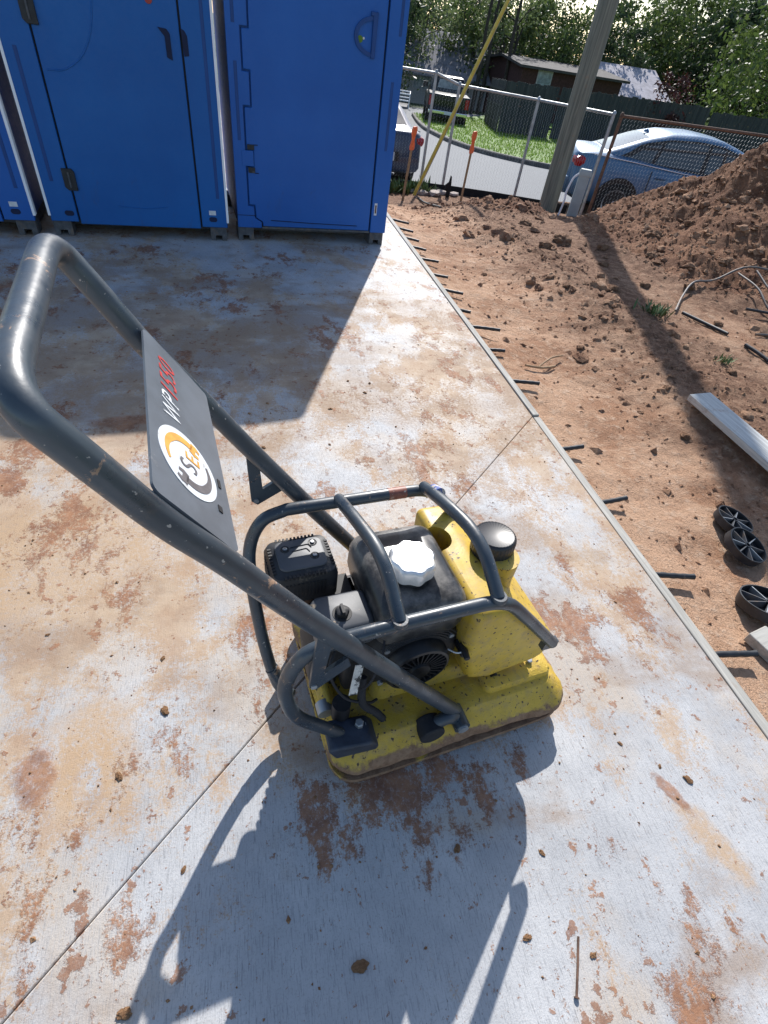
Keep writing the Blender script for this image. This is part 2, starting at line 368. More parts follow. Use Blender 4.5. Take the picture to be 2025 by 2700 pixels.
def mound_h(x, y):
    # distance to ridge line (direction 1,-.933), signed: + on the camera side
    ux, uy = .731, -.682; px, py = x - 3.06, y - 8.53
    s = px * ux + py * uy; d = -(px * uy - py * ux)          # d>0 away from the camera
    d = -d
    rx = 3.06 + s * ux; ry = 8.53 + s * uy
    zr = RIDGE[0][2]
    for i in range(len(RIDGE) - 1):
        a, b = RIDGE[i], RIDGE[i + 1]
        if rx >= a[0]: t = min(1.5, (rx - a[0]) / (b[0] - a[0])) if i == len(RIDGE) - 2 else min(1., (rx - a[0]) / (b[0] - a[0])); zr = a[2] + (b[2] - a[2]) * t
    hh = zr - base_z(rx, ry)
    hh *= sst(-.5, .35, s)
    if hh <= 0: return 0.
    wd = (2.2 + .9 * min(hh, .9) + .35 * noise.noise((s * 1.3, 2., 0))) if d > 0 else (.75 + .5 * hh)
    t = abs(d) / wd
    if t >= 1: return 0.
    q = 1 - t
    return hh * (.62 * q ** 1.7 + .38 * q ** 4) if d > 0 else hh * q
def dirt_z(x, y):
    m = mound_h(x, y); r = min(1., m / .10)
    z = base_z(x, y) + m
    edge = sst(1.45, 1.75, x)
    z += edge * (.045 * fbm(x * 1.1, y * 1.1, 3, 3) + .028 * fbm(x * 4, y * 4, 9, 4) + .020 * abs(fbm(x * 13, y * 13, 1, 4, 2.1, .65)))
    z += r * (.10 * fbm(x * 1.9, y * 1.9, 25, 3) + .085 * fbm(x * 3.6, y * 3.6, 5, 5, 2.2, .68) + .075 * abs(fbm(x * 8, y * 8, 15, 4, 2.1, .65)) + .03 * abs(fbm(x * 24, y * 24, 8, 3)))
    # loose crumbly band between the pile and the slab
    band = math.exp(-((x - 2.75 + .25 * noise.noise((y * .8, 0, 4))) / .42) ** 2) * (1 - sst(5.5, 7, y))
    z += band * (.03 + .09 * abs(fbm(x * 6, y * 6, 21, 5, 2.2, .68)))
    return z

# ------------------------------------------------------------------ ground, road, lawn
g = MB(); xs = [-300, -40, 40, 300]; ys = [11.25, 46, 420]
for j in range(2):
    for i in range(3):
        P = [(xs[a], ys[b]) for a, b in ((i, j), (i + 1, j), (i + 1, j + 1), (i, j + 1))]
        g.add([(x, y, tz(x, y) - .03) for x, y in P], [(0, 1, 2, 3)])
g.add([(-300, -60, -1.6), (300, -60, -1.6), (300, 11.25, -1.6), (-300, 11.25, -1.6)], [(0, 1, 2, 3)])
tag(g.build('ground', 'far_ground'), kind='structure')
rd = MB(); ys = [11.25, 46]; xs = [-40, 40]
rd.add([(x, y, tz(x, y)) for x, y in ((-40, 11.25), (40, 11.25), (40, 40), (-40, 40))], [(0, 1, 2, 3)])
tag(rd.build('road', 'asphalt'), kind='structure')
lawn_edge = [(8.9, 33.0), (8.1, 29.1), (7.7, 26.8), (7.5, 25.2), (7.4, 22.1), (7.62, 20.2), (8.0, 19.0), (8.5, 18.1), (9.1, 17.3), (11, 15.9), (15, 14.6), (24, 13.8), (34, 13.2)]
lp = [Vector((x, y, 0)) for x, y in lawn_edge]; lp = catmull(lp, 5)
back = [(34, 36.5), (22, 38), (15.5, 38.8), (12.2, 34.2), (11.0, 33.0)]
lw = MB(); poly = [(p.x, p.y) for p in lp] + back
lw.add([(x, y, tz(x, y) + .11) for x, y in poly], [tuple(range(len(poly)))])
tag(lw.build('lawn', 'grass'), kind='structure')
cb = MB()
def curbring(i):
    p = lp[i]; d = (lp[min(i + 1, len(lp) - 1)] - lp[max(i - 1, 0)]).normalized(); nn = Vector((d.y, -d.x, 0))
    out = []
    for o_, h in ((-.09, -.01), (-.09, .10), (-.06, .125), (.08, .125), (.08, -.01)):
        q = p - nn * o_ * 1.; out.append((q.x, q.y, tz(q.x, q.y) + h))
    return out
cb.loft([curbring(i) for i in range(len(lp))])
tag(cb.build('curb', 'curb_dark'), kind='structure')
# grass blades (lawn) : short tufts
gb = MB(); rr = random.Random(3)
def inpoly(x, y, P):
    c = False; n = len(P)
    for i in range(n):
        x0, y0 = P[i]; x1, y1 = P[(i + 1) % n]
        if (y0 > y) != (y1 > y) and x < (x1 - x0) * (y - y0) / (y1 - y0) + x0: c = not c
    return c
cnt = 0
while cnt < 14000:
    x = rr.uniform(7.3, 18); y = rr.uniform(15, 34)
    if not inpoly(x, y, poly): continue
    cnt += 1; a = rr.uniform(0, 6.28); hgt = rr.uniform(.04, .10); z = tz(x, y) + .11; dx, dy = math.cos(a) * .02, math.sin(a) * .02
    gb.add([(x - dx, y - dy, z), (x + dx, y + dy, z), (x + rr.uniform(-.03, .03), y + rr.uniform(-.03, .03), z + hgt)], [(0, 1, 2)])
tag(gb.build('lawn_grass', 'grass_blade'), 'short green grass growing on the lawn across the road', 'grass', kind='stuff')

# ------------------------------------------------------------------ concrete slab, two panels split by the diagonal joint
slab = empty('concrete_slab'); tag(slab, kind='structure')
EX = 1.405; JY = 2.06; G_ = .0017
def panel(poly):
    b = MB(); b.prism(poly, -.14, 0, 'z'); o = b.build('slab_panel', 'concrete', slab, bevel=.003, seg=1); return o
# joint: 45 degrees through (EX, JY) towards -x -y
k = 9.
panel([(EX, JY + G_), (EX, 12.0), (-14, 12.0), (-14, JY - 14 - EX + G_ + 0), (EX - k, JY - k + G_)])
panel([(EX, JY - G_), (EX, -5), (EX - 7.06, JY - 7.06 - G_)])
b = MB(); b.box(-14, EX - .02, -5, 12, -.16, -.012); tag(b.build('slab_joint_filler', 'slab_mud', slab), kind='stuff')

# form boards along the slab edge
fb = MB(); fb.box(1.4125, 1.4505, -.9, 2.062, -.16, -.004); tag(fb.build('form_board', 'form_wood', bevel=.003), 'grey weathered form board along slab edge, running from diagonal joint past the compactor', 'board', 'form boards')
fb = MB(); fb.box(1.4105, 1.4485, 2.07, 7.2, -.15, .004); tag(fb.build('form_board', 'form_wood', bevel=.003), 'pale form board along slab edge, running from diagonal joint towards the blue toilets', 'board', 'form boards')

# dirt sheet and mound (one height field, split where the pile rises)
def dirt():
    xs = []; x = 1.449
    while x < 7.6: xs.append(x); x += .03 if x < 5.9 else .08
    while x < 34: xs.append(x); x += .9
    ys = []; y = -2.0
    while y < 11.3: ys.append(y); y += .03 if (0.2 < y < 8.8) else .1
    ys.append(11.3); nx, ny = len(xs), len(ys)
    V = []; mh = []
    for yy in ys:
        for xx in xs: V.append((xx, yy, dirt_z(xx, yy))); mh.append(mound_h(xx, yy))
    A, B = [], []
    for j in range(ny - 1):
        for i in range(nx - 1):
            q = (j * nx + i, j * nx + i + 1, (j + 1) * nx + i + 1, (j + 1) * nx + i)
            (B if max(mh[t] for t in q) > .06 else A).append(q)
    for nm, fs, mt in (('dirt_ground', A, 'dirt'), ('dirt_mound', B, 'mound_dirt')):
        used = sorted({i for f in fs for i in f}); mp = {u: t for t, u in enumerate(used)}
        me = bpy.data.meshes.new(nm); me.from_pydata([V[u] for u in used], [], [tuple(mp[i] for i in f) for f in fs]); me.materials.append(M[mt]); me.shade_smooth()
        o = bpy.data.objects.new(nm, me); col.objects.link(o)
        if nm == 'dirt_ground': tag(o, kind='structure')
        else: tag(o, 'long heap of loose red-brown soil in front of the wire fence', 'dirt pile')
dirt()
# dirt behind the toilets, left of the slab end
b = MB(); b.add([(-40, 12.0, -.25), (1.449, 12.0, -.3), (1.449, 11.3, -.6), (-40, 11.3, -.6)], [(0, 1, 2, 3)])
b = MB(); b.add([(-40, 11.3, -1.0), (1.5, 11.3, -.95), (1.5, 12.6, tz(1.5, 12.6) - .01), (-40, 12.6, tz(-40, 12.6) - .01)], [(0, 1, 2, 3)])
tag(b.build('verge', 'dirt'), kind='structure')

def clod_mesh(seed, mat, n1=3, rough=.45):
    bm = bmesh.new(); bmesh.ops.create_icosphere(bm, subdivisions=n1, radius=1.)
    for v in bm.verts:
        v.co *= 1 + rough * noise.noise(v.co * 1.3 + Vector((seed * 9.1, 0, 0))) + rough * .6 * noise.noise(v.co * 3.1 + Vector((0, seed * 5.3, 0))) + rough * .5 * noise.noise(v.co * 7 + Vector((0, 0, seed)))
        v.co.z *= .7
    me = bpy.data.meshes.new('clod'); bm.to_mesh(me); bm.free(); me.materials.append(M[mat]); me.shade_smooth(); me.set_sharp_from_angle(angle=R(35)); return me
# crumbs of soil: too many to count
rr = random.Random(11); cr = MB()
T = [[(random.Random(k * 7 + i).uniform(.6, 1.2)) for i in range(6)] for k in range(8)]
def crumb(B, x, y, z, s):
    q = T[rr.randrange(8)]; a = rr.uniform(0, 6.28); ca, sa = math.cos(a) * s, math.sin(a) * s
    vs = [(ca * q[0], sa * q[0], 0), (-sa * q[1], ca * q[1], s * .1), (-ca * q[2], -sa * q[2], 0), (sa * q[3], -ca * q[3], s * .15), (ca * .2, sa * .2, s * .75 * q[4]), (0, 0, -s * .5)]
    B.add([(x + p[0], y + p[1], z + p[2]) for p in vs], [(0, 1, 4), (1, 2, 4), (2, 3, 4), (3, 0, 4), (1, 0, 5), (2, 1, 5), (3, 2, 5), (0, 3, 5)])
n = 0
while n < 10000:
    x = rr.uniform(1.5, 6.2); y = rr.uniform(.3, 8.6); m = mound_h(x, y)
    p = .22 + .9 * math.exp(-((x - 2.8) / .5) ** 2) + (1.1 if m > .04 else 0)
    if rr.random() > p: continue
    n += 1; s = min(.055, .005 + rr.expovariate(1 / .0055)) * (1.45 if m > .05 else 1.)
    crumb(cr, x, y, dirt_z(x, y), s)
proto = []
for k_ in range(4):
    me_ = clod_mesh(40 + k_, 'clod', 2, .55); proto.append(([tuple(v.co) for v in me_.vertices], [tuple(p_.vertices) for p_ in me_.polygons])); bpy.data.meshes.remove(me_)
n = 0
while n < 420:
    x = rr.uniform(2.2, 6.2); y = rr.uniform(1.5, 8.6); m = mound_h(x, y)
    if rr.random() > (.9 if m > .08 else .12 + .5 * math.exp(-((x - 2.8) / .4) ** 2)): continue
    n += 1; q_ = min(.085, .016 + rr.expovariate(1 / .016)); vs_, fs_ = proto[n % 4]
    cr.add(vs_, fs_, Matrix.Translation((x, y, dirt_z(x, y) + q_ * .1)) @ Matrix.Rotation(rr.uniform(0, 6.28), 4, 'Z') @ Matrix.Rotation(rr.uniform(-.6, .6), 4, 'X') @ Matrix.Diagonal((q_ * rr.uniform(.8, 1.3), q_, q_ * rr.uniform(.6, 1.), 1)))
tag(cr.build('soil_crumbs', 'clod'), 'small crumbs of red soil strewn over the dirt', 'soil', kind='stuff')
cs = MB(); n = 0
while n < 1500:
    x = rr.uniform(-2.2, 1.39); y = rr.uniform(-.1, 4.4)
    if rr.random() > .25 + .75 * sst(.45, .62, .5 + .5 * fbm(x * 2.2, y * 2.2, 31, 3)): continue
    n += 1; crumb(cs, x, y, .0005, min(.011, .0012 + rr.expovariate(1 / .0016)))
tag(cs.build('mud_specks', 'slab_mud'), 'specks of dried mud scattered over the concrete', 'mud', kind='stuff')
clods = [clod_mesh(i, 'clod') for i in range(5)]; muds = [clod_mesh(i + 9, 'slab_mud') for i in range(4)]
for i, (x, y, s) in enumerate([(3.27, 2.69, .05), (2.36, 1.98, .04), (3.02, 5.25, .10), (3.35, 5.55, .13), (3.5, 4.9, .07), (2.7, 4.15, .05), (3.15, 4.15, .09), (3.75, 5.35, .09), (4.1, 5.0, .08), (2.95, 3.75, .05), (2.3, 3.1, .04), (2.55, 2.45, .035), (3.6, 4.3, .07), (3.3, 6.4, .10), (4.4, 5.5, .11), (4.0, 4.2, .07), (2.25, 2.25, .03), (4.9, 5.6, .09), (3.8, 3.5, .05), (2.1, 4.6, .035), (3.05, 2.2, .045), (4.6, 4.6, .08)]):
    s *= .8; o = link('dirt_clod', clods[i % 5], None, (x, y, dirt_z(x, y) + s * .12), (0, 0, i * 1.3), (s, s * .85, s * .75))
    tag(o, 'lumpy clod of red-brown soil lying loose on the dirt', 'clod', 'loose clods on the dirt')
for i, (x, y, s) in enumerate([(.84, .80, .012), (1.08, .30, .016), (1.02, .345, .008), (.14, .10, .020), (-.28, .70, .018), (-.30, .86, .010), (.50, .075, .012), (.60, .215, .010), (.40, .26, .013), (.63, .02, .010), (-.37, .55, .014), (-.21, .33, .009), (-.30, .12, .017), (.94, .42, .009), (.74, 1.22, .010), (.56, 1.30, .008), (.02, 1.85, .014), (-.3, 2.0, .012), (.35, 2.15, .013), (.55, 2.3, .014), (.48, 2.42, .012), (-.62, .98, .008), (1.2, .88, .007), (1.15, 1.25, .006)]):
    s *= .62; o = link('mud_clod', muds[i % 4], None, (x, y, s * .2), (0, 0, i * 2.1), (s * 1.3, s * .8, s * .55))
    tag(o, 'small lump of dried orange mud on the concrete slab', 'mud lump', 'mud lumps on the slab')

# dowel bars sticking out from the slab edge
for i, (x1, y, dy) in enumerate([(1.655, .665, -.02), (1.65, 1.02, -.03), (1.64, 1.44, .03), (1.615, 1.835, .02), (1.66, 2.53, -.04), (1.61, 2.935, -.01), (1.69, 3.26, -.04), (1.58, 3.58, -.05), (1.64, 3.97, -.08), (1.61, 4.28, -.07), (1.65, 4.70, -.08), (1.61, 5.01, -.10), (1.61, 5.26, -.09), (1.64, 5.61, -.10), (1.655, 5.88, -.12)]):
    d = MB(); z = -.052 + .006 * math.sin(i * 2.3); n = 9
    d.tube([(1.452 + (x1 - 1.452) * k_ / n, y + dy * k_ / n, z + .0015 * math.sin(k_ * .5 + i) - .002 * k_ / n) for k_ in range(n + 1)], [.0105 + .0018 * (k_ % 2) for k_ in range(n + 1)], 10)
    tag(d.build('dowel_bar', 'dowel_black', smooth=60), 'short black dowel bar sticking out of slab edge over the dirt', 'dowel', 'dowel bars along the slab edge')

# ------------------------------------------------------------------ plate compactor (local frame: x forward, y across, z up)
PC = empty('plate_compactor', (.157, .442, 0), R(8)); tag(PC, 'yellow plate compactor with grey tube handle, roll cage and black engine, muddy plate', 'compactor')
def outline(inset, z, lift=0., n=8, sub=14):
    hx, hy, cx, cy = .338 - inset, .254 - inset, .309, .242
    base = rrect(cx, cy, hx, hy, max(.012, .058 - inset * .6), z, n); out = []
    for i in range(len(base)):
        a, b_ = Vector(base[i]), Vector(base[(i + 1) % len(base)]); m = sub if (a - b_).length > .1 else 1
        for q in range(m): out.append(a.lerp(b_, q / m))
    for p in out:
        e = max(0., abs(p.x - cx) - .20) / .14; p.z += lift * e * e
    return out
b = MB(); b.loft([outline(.05, .0, .012), outline(.02, .004, .022), outline(.002, .013, .03), outline(.0, .020, .03), outline(.003, .026, .03), outline(.014, .027, .028), outline(.03, .024, .02), outline(.06, .03, .0)])
b.build('base_plate', 'yellow_lip', PC, smooth=40)
b = MB(); rings = []
prof = [(.055, .024), (.050, .056), (.018, .059), (.004, .063), (.000, .074), (.003, .086), (.012, .097), (.024, .111), (.037, .125), (.0490, .1375), (.0505, .1390), (.0530, .1400), (.070, .142), (.11, .143)]
for q, (ins, z) in enumerate(prof):
    ring = outline(ins, z, .018)
    for p in ring:
        mud = sst(.13, .08, p.z) * sst(.05, .06, p.z)
        c = Vector((.309, .242, 0)); d = (p - c); d.z = 0; d.normalize()
        am = .018 * fbm(p.x * 16, p.y * 16 + p.z * 30, p.z * 20, 4) * mud
        p += d * am; p.z += .020 * fbm(p.x * 14 + 5, p.y * 14, 2, 4) * sst(.075, .055, prof[q][1]) * sst(.04, .05, prof[q][1])
    rings.append(ring)
b.loft(rings); dk = b.build('deck', 'yellow_muddy', PC, smooth=28)
# deck pads: raised front boss and rear step
b = MB(); b.loft([rrect(.50, .145, .105, .09, .02, .14), rrect(.50, .145, .10, .085, .02, .162), rrect(.50, .145, .085, .07, .02, .170)]); b.build('deck_boss', 'yellow_muddy', PC, smooth=40)
b = MB(); b.loft([rrect(.30, .27, .20, .15, .03, .14), rrect(.30, .27, .19, .14, .03, .178), rrect(.30, .27, .18, .13, .03, .186)]); b.build('engine_console', 'yellow_muddy', PC, smooth=40)
b = MB(); b.prism([(-.018, .10), (-.030, .165), (-.015, .185), (.0, .185), (.02, .13)], .13, .36, 'y'); b.build('rear_wall', 'yellow_muddy', PC, bevel=.006)
# lifting lug with bolt at the front corner
b = MB(); b.box(.515, .60, .065, .125, .14, .165); b.build('front_bracket', 'yellow_muddy', PC, bevel=.006)
def bolt(x, y, z, r, h, mat='steel', rx=0.):
    b = MB(); mx = Matrix.Translation((x, y, z)) @ Matrix.Rotation(rx, 4, 'X')
    b.lathe([(r * 1.6, 0), (r * 1.6, h * .2), (r * 1.5, h * .22)], 16, mx); b.lathe([(r, h * .2), (r, h * .9), (r * .8, h)], 6, mx)
    return b.build('bolt', mat, PC, smooth=30)
bolt(.545, .098, .165, .010, .016)

# rubber mounts and frame feet
def foot(x, y, tw):
    b = MB(); mx = Matrix.Translation((x, y, .146)) @ Matrix.Rotation(tw, 4, 'Z')
    b.prism([(-.055, -.012), (.045, -.016), (.05, .0), (.03, .03), (-.02, .036), (-.06, .045), (-.075, .035)], -.036, .036, 'y', mx)
    o = b.build('frame_foot', 'foot_paint', PC, bevel=.006); return o
foot(.035, .05, R(-3)); bolt(.045, .062, .172, .011, .02, 'zinc')
foot(.035, .43, R(3)); bolt(.045, .42, .172, .011, .02, 'zinc')
def mount(x, y):
    b = MB(); mx = Matrix.Translation((x, y, .128)) @ Matrix.Rotation(R(90), 4, 'X')
    b = MB(); b.cyl((x, y - .022, .128), (x, y + .026, .128), .033, n=24); b.build('rubber_mount', 'rubber', PC, smooth=40, bevel=.004)
mount(.222, .022); mount(.222, .462)
# handle pivot brackets
for yy, s_ in ((.024, 1), (.460, -1)):
    b = MB(); b.tube(fillet([(.225, yy, .138), (.262, yy, .165), (.300, yy, .135)], .02), .0165, 14); b.cyl((.300, yy - .028, .135), (.300, yy + .028, .135), .021, n=20)
    p = b.build('handle_bracket', 'tube_paint', PC, smooth=40)
    b = MB(); b.cyl((.300, yy - .034 * s_, .135), (.300, yy - .028 * s_, .135), .014, n=18); b.build('pivot_pin', 'zinc', p, smooth=30)

# handle: one bent tube
side = [(.298, .142), (.055, .478), (-.120, .728), (-.208, .865), (-.262, .938), (-.322, 1.045), (-.358, 1.104)]
near = [(s_, .040, z) for s_, z in side]; far = [(s_, .452, z) for s_, z in reversed(side)]
hp = fillet([near[0], near[1], near[2]] + near[3:6] + [(-.362, .040, 1.112), (-.362, .452, 1.112)] + far[1:4] + far[4:], [.1, .1, .05, .05, .05, .075, .075, .05, .05, .05, .1, .1], 7)
b = MB(); b.tube(hp, .0182, 20); HD = b.build('handle', 'tube_paint', PC, smooth=60)
for yy, nm in ((.035, 0), (.457, 1)):                       # triangular brackets under the bars
    b = MB(); t_ = .004
    tri = [(-.122, .700), (-.118, .575), (-.105, .562), (-.040, .600), (-.052, .632), (-.092, .606), (-.097, .690)]
    if nm == 0: tri = [(-.078, .640), (-.088, .482), (-.075, .470), (-.012, .525), (-.020, .555), (-.062, .520), (-.052, .610)]
    b.prism(tri, yy - t_, yy + t_, 'y'); br = b.build('handle_gusset', 'tube_paint', HD)
    b = MB(); q = (-.108, .575) if nm else (-.080, .484); b.cyl((q[0], yy - .007, q[1]), (q[0], yy + .007, q[1]), .006, n=12); b.build('gusset_pin', 'zinc', HD, smooth=30)
# name panel between the bars. panel frame: u across (+y), v up the handle
P0 = Vector((-.186, .048, .856)); U = Vector((0, 1, 0)); Vv = (Vector((-.268, .048, .985)) - P0).normalized(); Nn = U.cross(Vv)
PM = Matrix((( U.x, Vv.x, Nn.x, P0.x), (U.y, Vv.y, Nn.y, P0.y), (U.z, Vv.z, Nn.z, P0.z), (0, 0, 0, 1)))
PL, PH = .398, .152
b = MB(); b.loft([rrect(PL / 2, PH / 2, PL / 2, PH / 2, .012, -.002), rrect(PL / 2, PH / 2, PL / 2, PH / 2, .012, .0016)], mx=PM); b.box(0.002, .0055, .006, PH - .006, -.018, -.001, PM); b.box(PL - .0055, PL - .002, .006, PH - .006, -.018, -.001, PM)
NP = b.build('name_panel', 'panel_paint', PC)
def text(body, u, v, size, mat, z=.0022, sx=1., shear=0.):
    c = bpy.data.curves.new('lettering', 'FONT'); c.body = body; c.size = size; c.extrude = .0002; c.shear = shear
    c.space_character = 1.05
    o = bpy.data.objects.new('lettering', c); col.objects.link(o); bpy.context.view_layer.update()
    me = bpy.data.meshes.new_from_object(o.evaluated_get(bpy.context.evaluated_depsgraph_get())); bpy.data.objects.remove(o); bpy.data.curves.remove(c)
    me.transform(PM @ Matrix.Translation((u, v, z)) @ Matrix.Diagonal((sx, 1, 1, 1))); me.materials.clear(); me.materials.append(M[mat]); me.name = 'lettering'
    q = bpy.data.objects.new('lettering', me); col.objects.link(q); q.parent = NP; return q
text('WP', .186, .088, .050, 'letter_white', sx=.80, shear=.2); text('1550', .250, .088, .050, 'letter_red', sx=.98, shear=.2)
b = MB(); b.lathe([(.056, .0018), (.056, .0024)], 48, PM @ Matrix.Translation((.112, .082, 0)) @ Matrix.Diagonal((1.12, 1.0, 1, 1))); b.build('round_sticker', 'sticker_white', NP)
def arc(a0, a1, r0, r1, mat, jaw):
    b = MB(); n = 18; mx = PM @ Matrix.Translation((.112, .082, .0027)) @ Matrix.Diagonal((1.12, 1.0, 1, 1)); rings = []
    for k_ in range(n + 1):
        t = k_ / n; a = R(a0 + (a1 - a0) * t); wv = 0.35 + .65 * min(1, 2.2 * t)
        ri = r1 - (r1 - r0) * wv; rings.append([(ri * math.cos(a), ri * math.sin(a), 0), (r1 * math.cos(a), r1 * math.sin(a), 0), (r1 * math.cos(a), r1 * math.sin(a), .0003), (ri * math.cos(a), ri * math.sin(a), .0003)])
    b.loft(rings, mx=mx)
    a = R(a1); c = Vector((.5 * (r0 + r1) * math.cos(a), .5 * (r0 + r1) * math.sin(a), 0)); tg = Vector((-math.sin(a), math.cos(a), 0)) * (1 if a1 > a0 else -1); nv = Vector((math.cos(a), math.sin(a), 0))
    poly = [(-.012, -.004), (-.014, .008), (-.010, .018), (-.004, .017), (-.005, .009), (.005, .009), (.004, .017), (.010, .018), (.014, .008), (.012, -.004)]
    vs = [c + nv * p[0] * jaw + tg * p[1] * jaw for p in poly]
    b.add([(p.x, p.y, h) for h in (.0, .0003) for p in vs], [tuple(range(10)), tuple(range(19, 9, -1))] + [(i, i + 10, (i + 1) % 10 + 10, (i + 1) % 10) for i in range(10)], mx)
    b.build('sticker_wrench', mat, NP)
arc(300, 165, .033, .045, 'sticker_grey', .85); arc(120, -15, .033, .045, 'sticker_orange', .85)
text('S', .094, .068, .046, 'sticker_grey', .0030, .95); text('E', .117, .060, .040, 'sticker_orange', .0030, .95)
b = MB(); b.box(.060, .072, .022, .030, .0018, .0030, PM); b.box(.118, .136, .014, .020, .0018, .0030, PM); b.build('sticker_scuff', 'engine_dark', NP)

# roll cage
NY, FY, RZ = .058, .405, .580
nr_ = [(.02, NY - .004, .150), (-.045, NY + .004, .225), (-.108, NY, .330), (-.128, NY, .455), (-.098, NY, .545), (-.045, NY, RZ - .006), (.06, NY, RZ), (.315, NY, RZ), (.405, NY, .478), (.520, NY - .006, .345)]
b = MB(); b.tube(catmull(nr_[:6], 5)[:-1] + fillet([nr_[5], nr_[6], nr_[7], nr_[8], nr_[9]], [.03, .06, .03]), .0145, 16)
b.box(.495, .535, NY - .011, NY + .006, .326, .352); b.build('cage_rail', 'tube_paint', PC, smooth=50)
fr_ = [(-.08, .222, .095), (-.112, .243, .135), (-.133, .292, .255), (-.143, .345, .415), (-.137, .388, .495), (-.105, FY - .004, .560), (-.05, FY, RZ)]
b = MB(); b.tube(catmull(fr_, 5)[:-1] + fillet([(-.05, FY, RZ), (.06, FY, RZ), (.305, FY, RZ), (.40, FY, .468), (.50, FY, .36)], [.03, .06, .03]), .0145, 16); b.build('cage_rail', 'tube_paint', PC, smooth=50)
b = MB(); b.cyl((-.098, .232, .115), (-.122, .262, .180), .0165, n=18); b.build('cage_sleeve', 'tube_paint', PC, smooth=50)
for s0, s1 in ((.085, .070), (.296, .282)):
    b = MB(); b.tube(fillet([(s0, NY, RZ + .008), (s0, .165, .652), (s1, .305, .628), (s1, FY, RZ + .008)], [.08, .06]), .0140, 16)
    h = b.build('cage_hoop', 'tube_paint', PC, smooth=50)
    b = MB(); b.lathe([(.017, 0), (.0180, .006), (.0155, .011)], 16, Matrix.Translation((s0, NY, RZ + .006))); b.build('weld_bead', 'tube_paint', h, smooth=50)
    if s0 > .2:
        b = MB(); b.tube([(s0 - .003, .345, .6145), (s0 - .004, .375, .602)], .0146, 16); b.build('worn_decal', 'decal_blue', h, smooth=50)
b = MB(); b.tube([(.19, FY, RZ), (.235, FY, RZ)], .0149, 16); b.build('worn_decal', 'decal_red', PC, smooth=50)

# engine
b = MB(); b.box(.03, .29, .15, .37, .175, .36); b.build('crankcase', 'engine_dark', PC, bevel=.015)
for i in range(9):
    pass
b = MB()
for i in range(7): b.box(-.02, .10, .24, .36, .245 + i * .018, .252 + i * .018)
b.box(.0, .08, .25, .34, .20, .40); tag(b.build('cylinder_fins', 'engine_dark', PC), kind='stuff')
# fan housing and recoil starter on the near side
b = MB(); mx = Matrix.Translation((.19, .165, .31)) @ Matrix.Rotation(R(90), 4, 'X')
b.lathe([(.125, -.03), (.125, .02), (.115, .035), (.098, .042), (.0, .042)], 40, mx); b.build('fan_housing', 'engine_dark', PC, smooth=35)
b = MB(); mx = Matrix.Translation((.19, .12, .305)) @ Matrix.Rotation(R(90), 4, 'X')
b.lathe([(.082, -.005), (.082, .018), (.076, .028), (.070, .030), (.068, .020), (.030, .020), (.026, .034), (.0, .036)], 40, mx)
RS = b.build('recoil_starter', 'black_plastic', PC, smooth=35)
b = MB()
for i in range(28):
    m2 = mx @ Matrix.Rotation(2 * math.pi * i / 28, 4, 'Z'); b.box(.030, .070, -.0016, .0016, .018, .0285, m2)
tag(b.build('starter_fins', 'black_plastic', RS), kind='stuff')
for i in range(5):                                        # louvres above the starter
    b = MB(); rr_ = .092 + i * .0075
    b.tube([(.19 + rr_ * math.cos(a), .122, .305 + rr_ * math.sin(a)) for a in [R(40 + 100 * k_ / 10) for k_ in range(11)]], .0024, 6); b.build('housing_louvre', 'black_plastic', PC)
b = MB(); mxt = Matrix.Translation((.035, .095, .335)) @ Matrix.Rotation(R(14), 4, 'Y') @ Matrix.Rotation(R(-20), 4, 'X'); b.box(-.010, .010, -.001, .001, -.04, .04, mxt); b.build('warning_tag', 'tag_paper', PC)
b = MB(); b.tube(catmull([(.06, .115, .30), (.055, .085, .24), (.09, .075, .19), (.11, .07, .155)], 5), .010, 10); b.build('fuel_hose', 'rubber', PC, smooth=60)
b = MB(); b.cyl((.01, .10, .175), (.01, .10, .235), .022, n=18); b.build('oil_filler', 'black_plastic', PC, smooth=40)
b = MB(); b.cyl((.305, .085, .335), (.305, .125, .335), .016, n=16); b.build('throttle_knob', 'black_plastic', PC, smooth=40, bevel=.003)
# fuel tank
b = MB(); cx, cy = .192, .248
b.loft([rrect(cx, cy, .080, .100, .03, .385), rrect(cx, cy, .102, .126, .034, .398), rrect(cx, cy, .107, .131, .034, .425), rrect(cx, cy, .106, .130, .034, .476), rrect(cx, cy, .101, .125, .034, .492), rrect(cx, cy, .090, .114, .032, .505), rrect(cx, cy, .082, .105, .03, .509), rrect(cx, cy, .064, .085, .03, .513)])
FT = b.build('fuel_tank', 'tank_black', PC, smooth=50)
b = MB(); b.lathe([(.052, .470), (.055, .476), (.048, .482), (.046, .492), (.0, .492)], 32, Matrix.Translation((.184, .222, .040)) @ Matrix.Diagonal((.86, .86, 1, 1))); b.build('filler_collar', 'engine_dark', FT, smooth=40)
b = MB(); b.lathe([(.058, .484), (.0595, .488), (.060, .512), (.0575, .519), (.052, .5235), (.030, .5255), (.0, .526)], 64, Matrix.Translation((.184, .222, .040)) @ Matrix.Diagonal((.86, .86, 1, 1)), 8, .05); b.build('fuel_cap', 'bright_cap', FT, smooth=35)
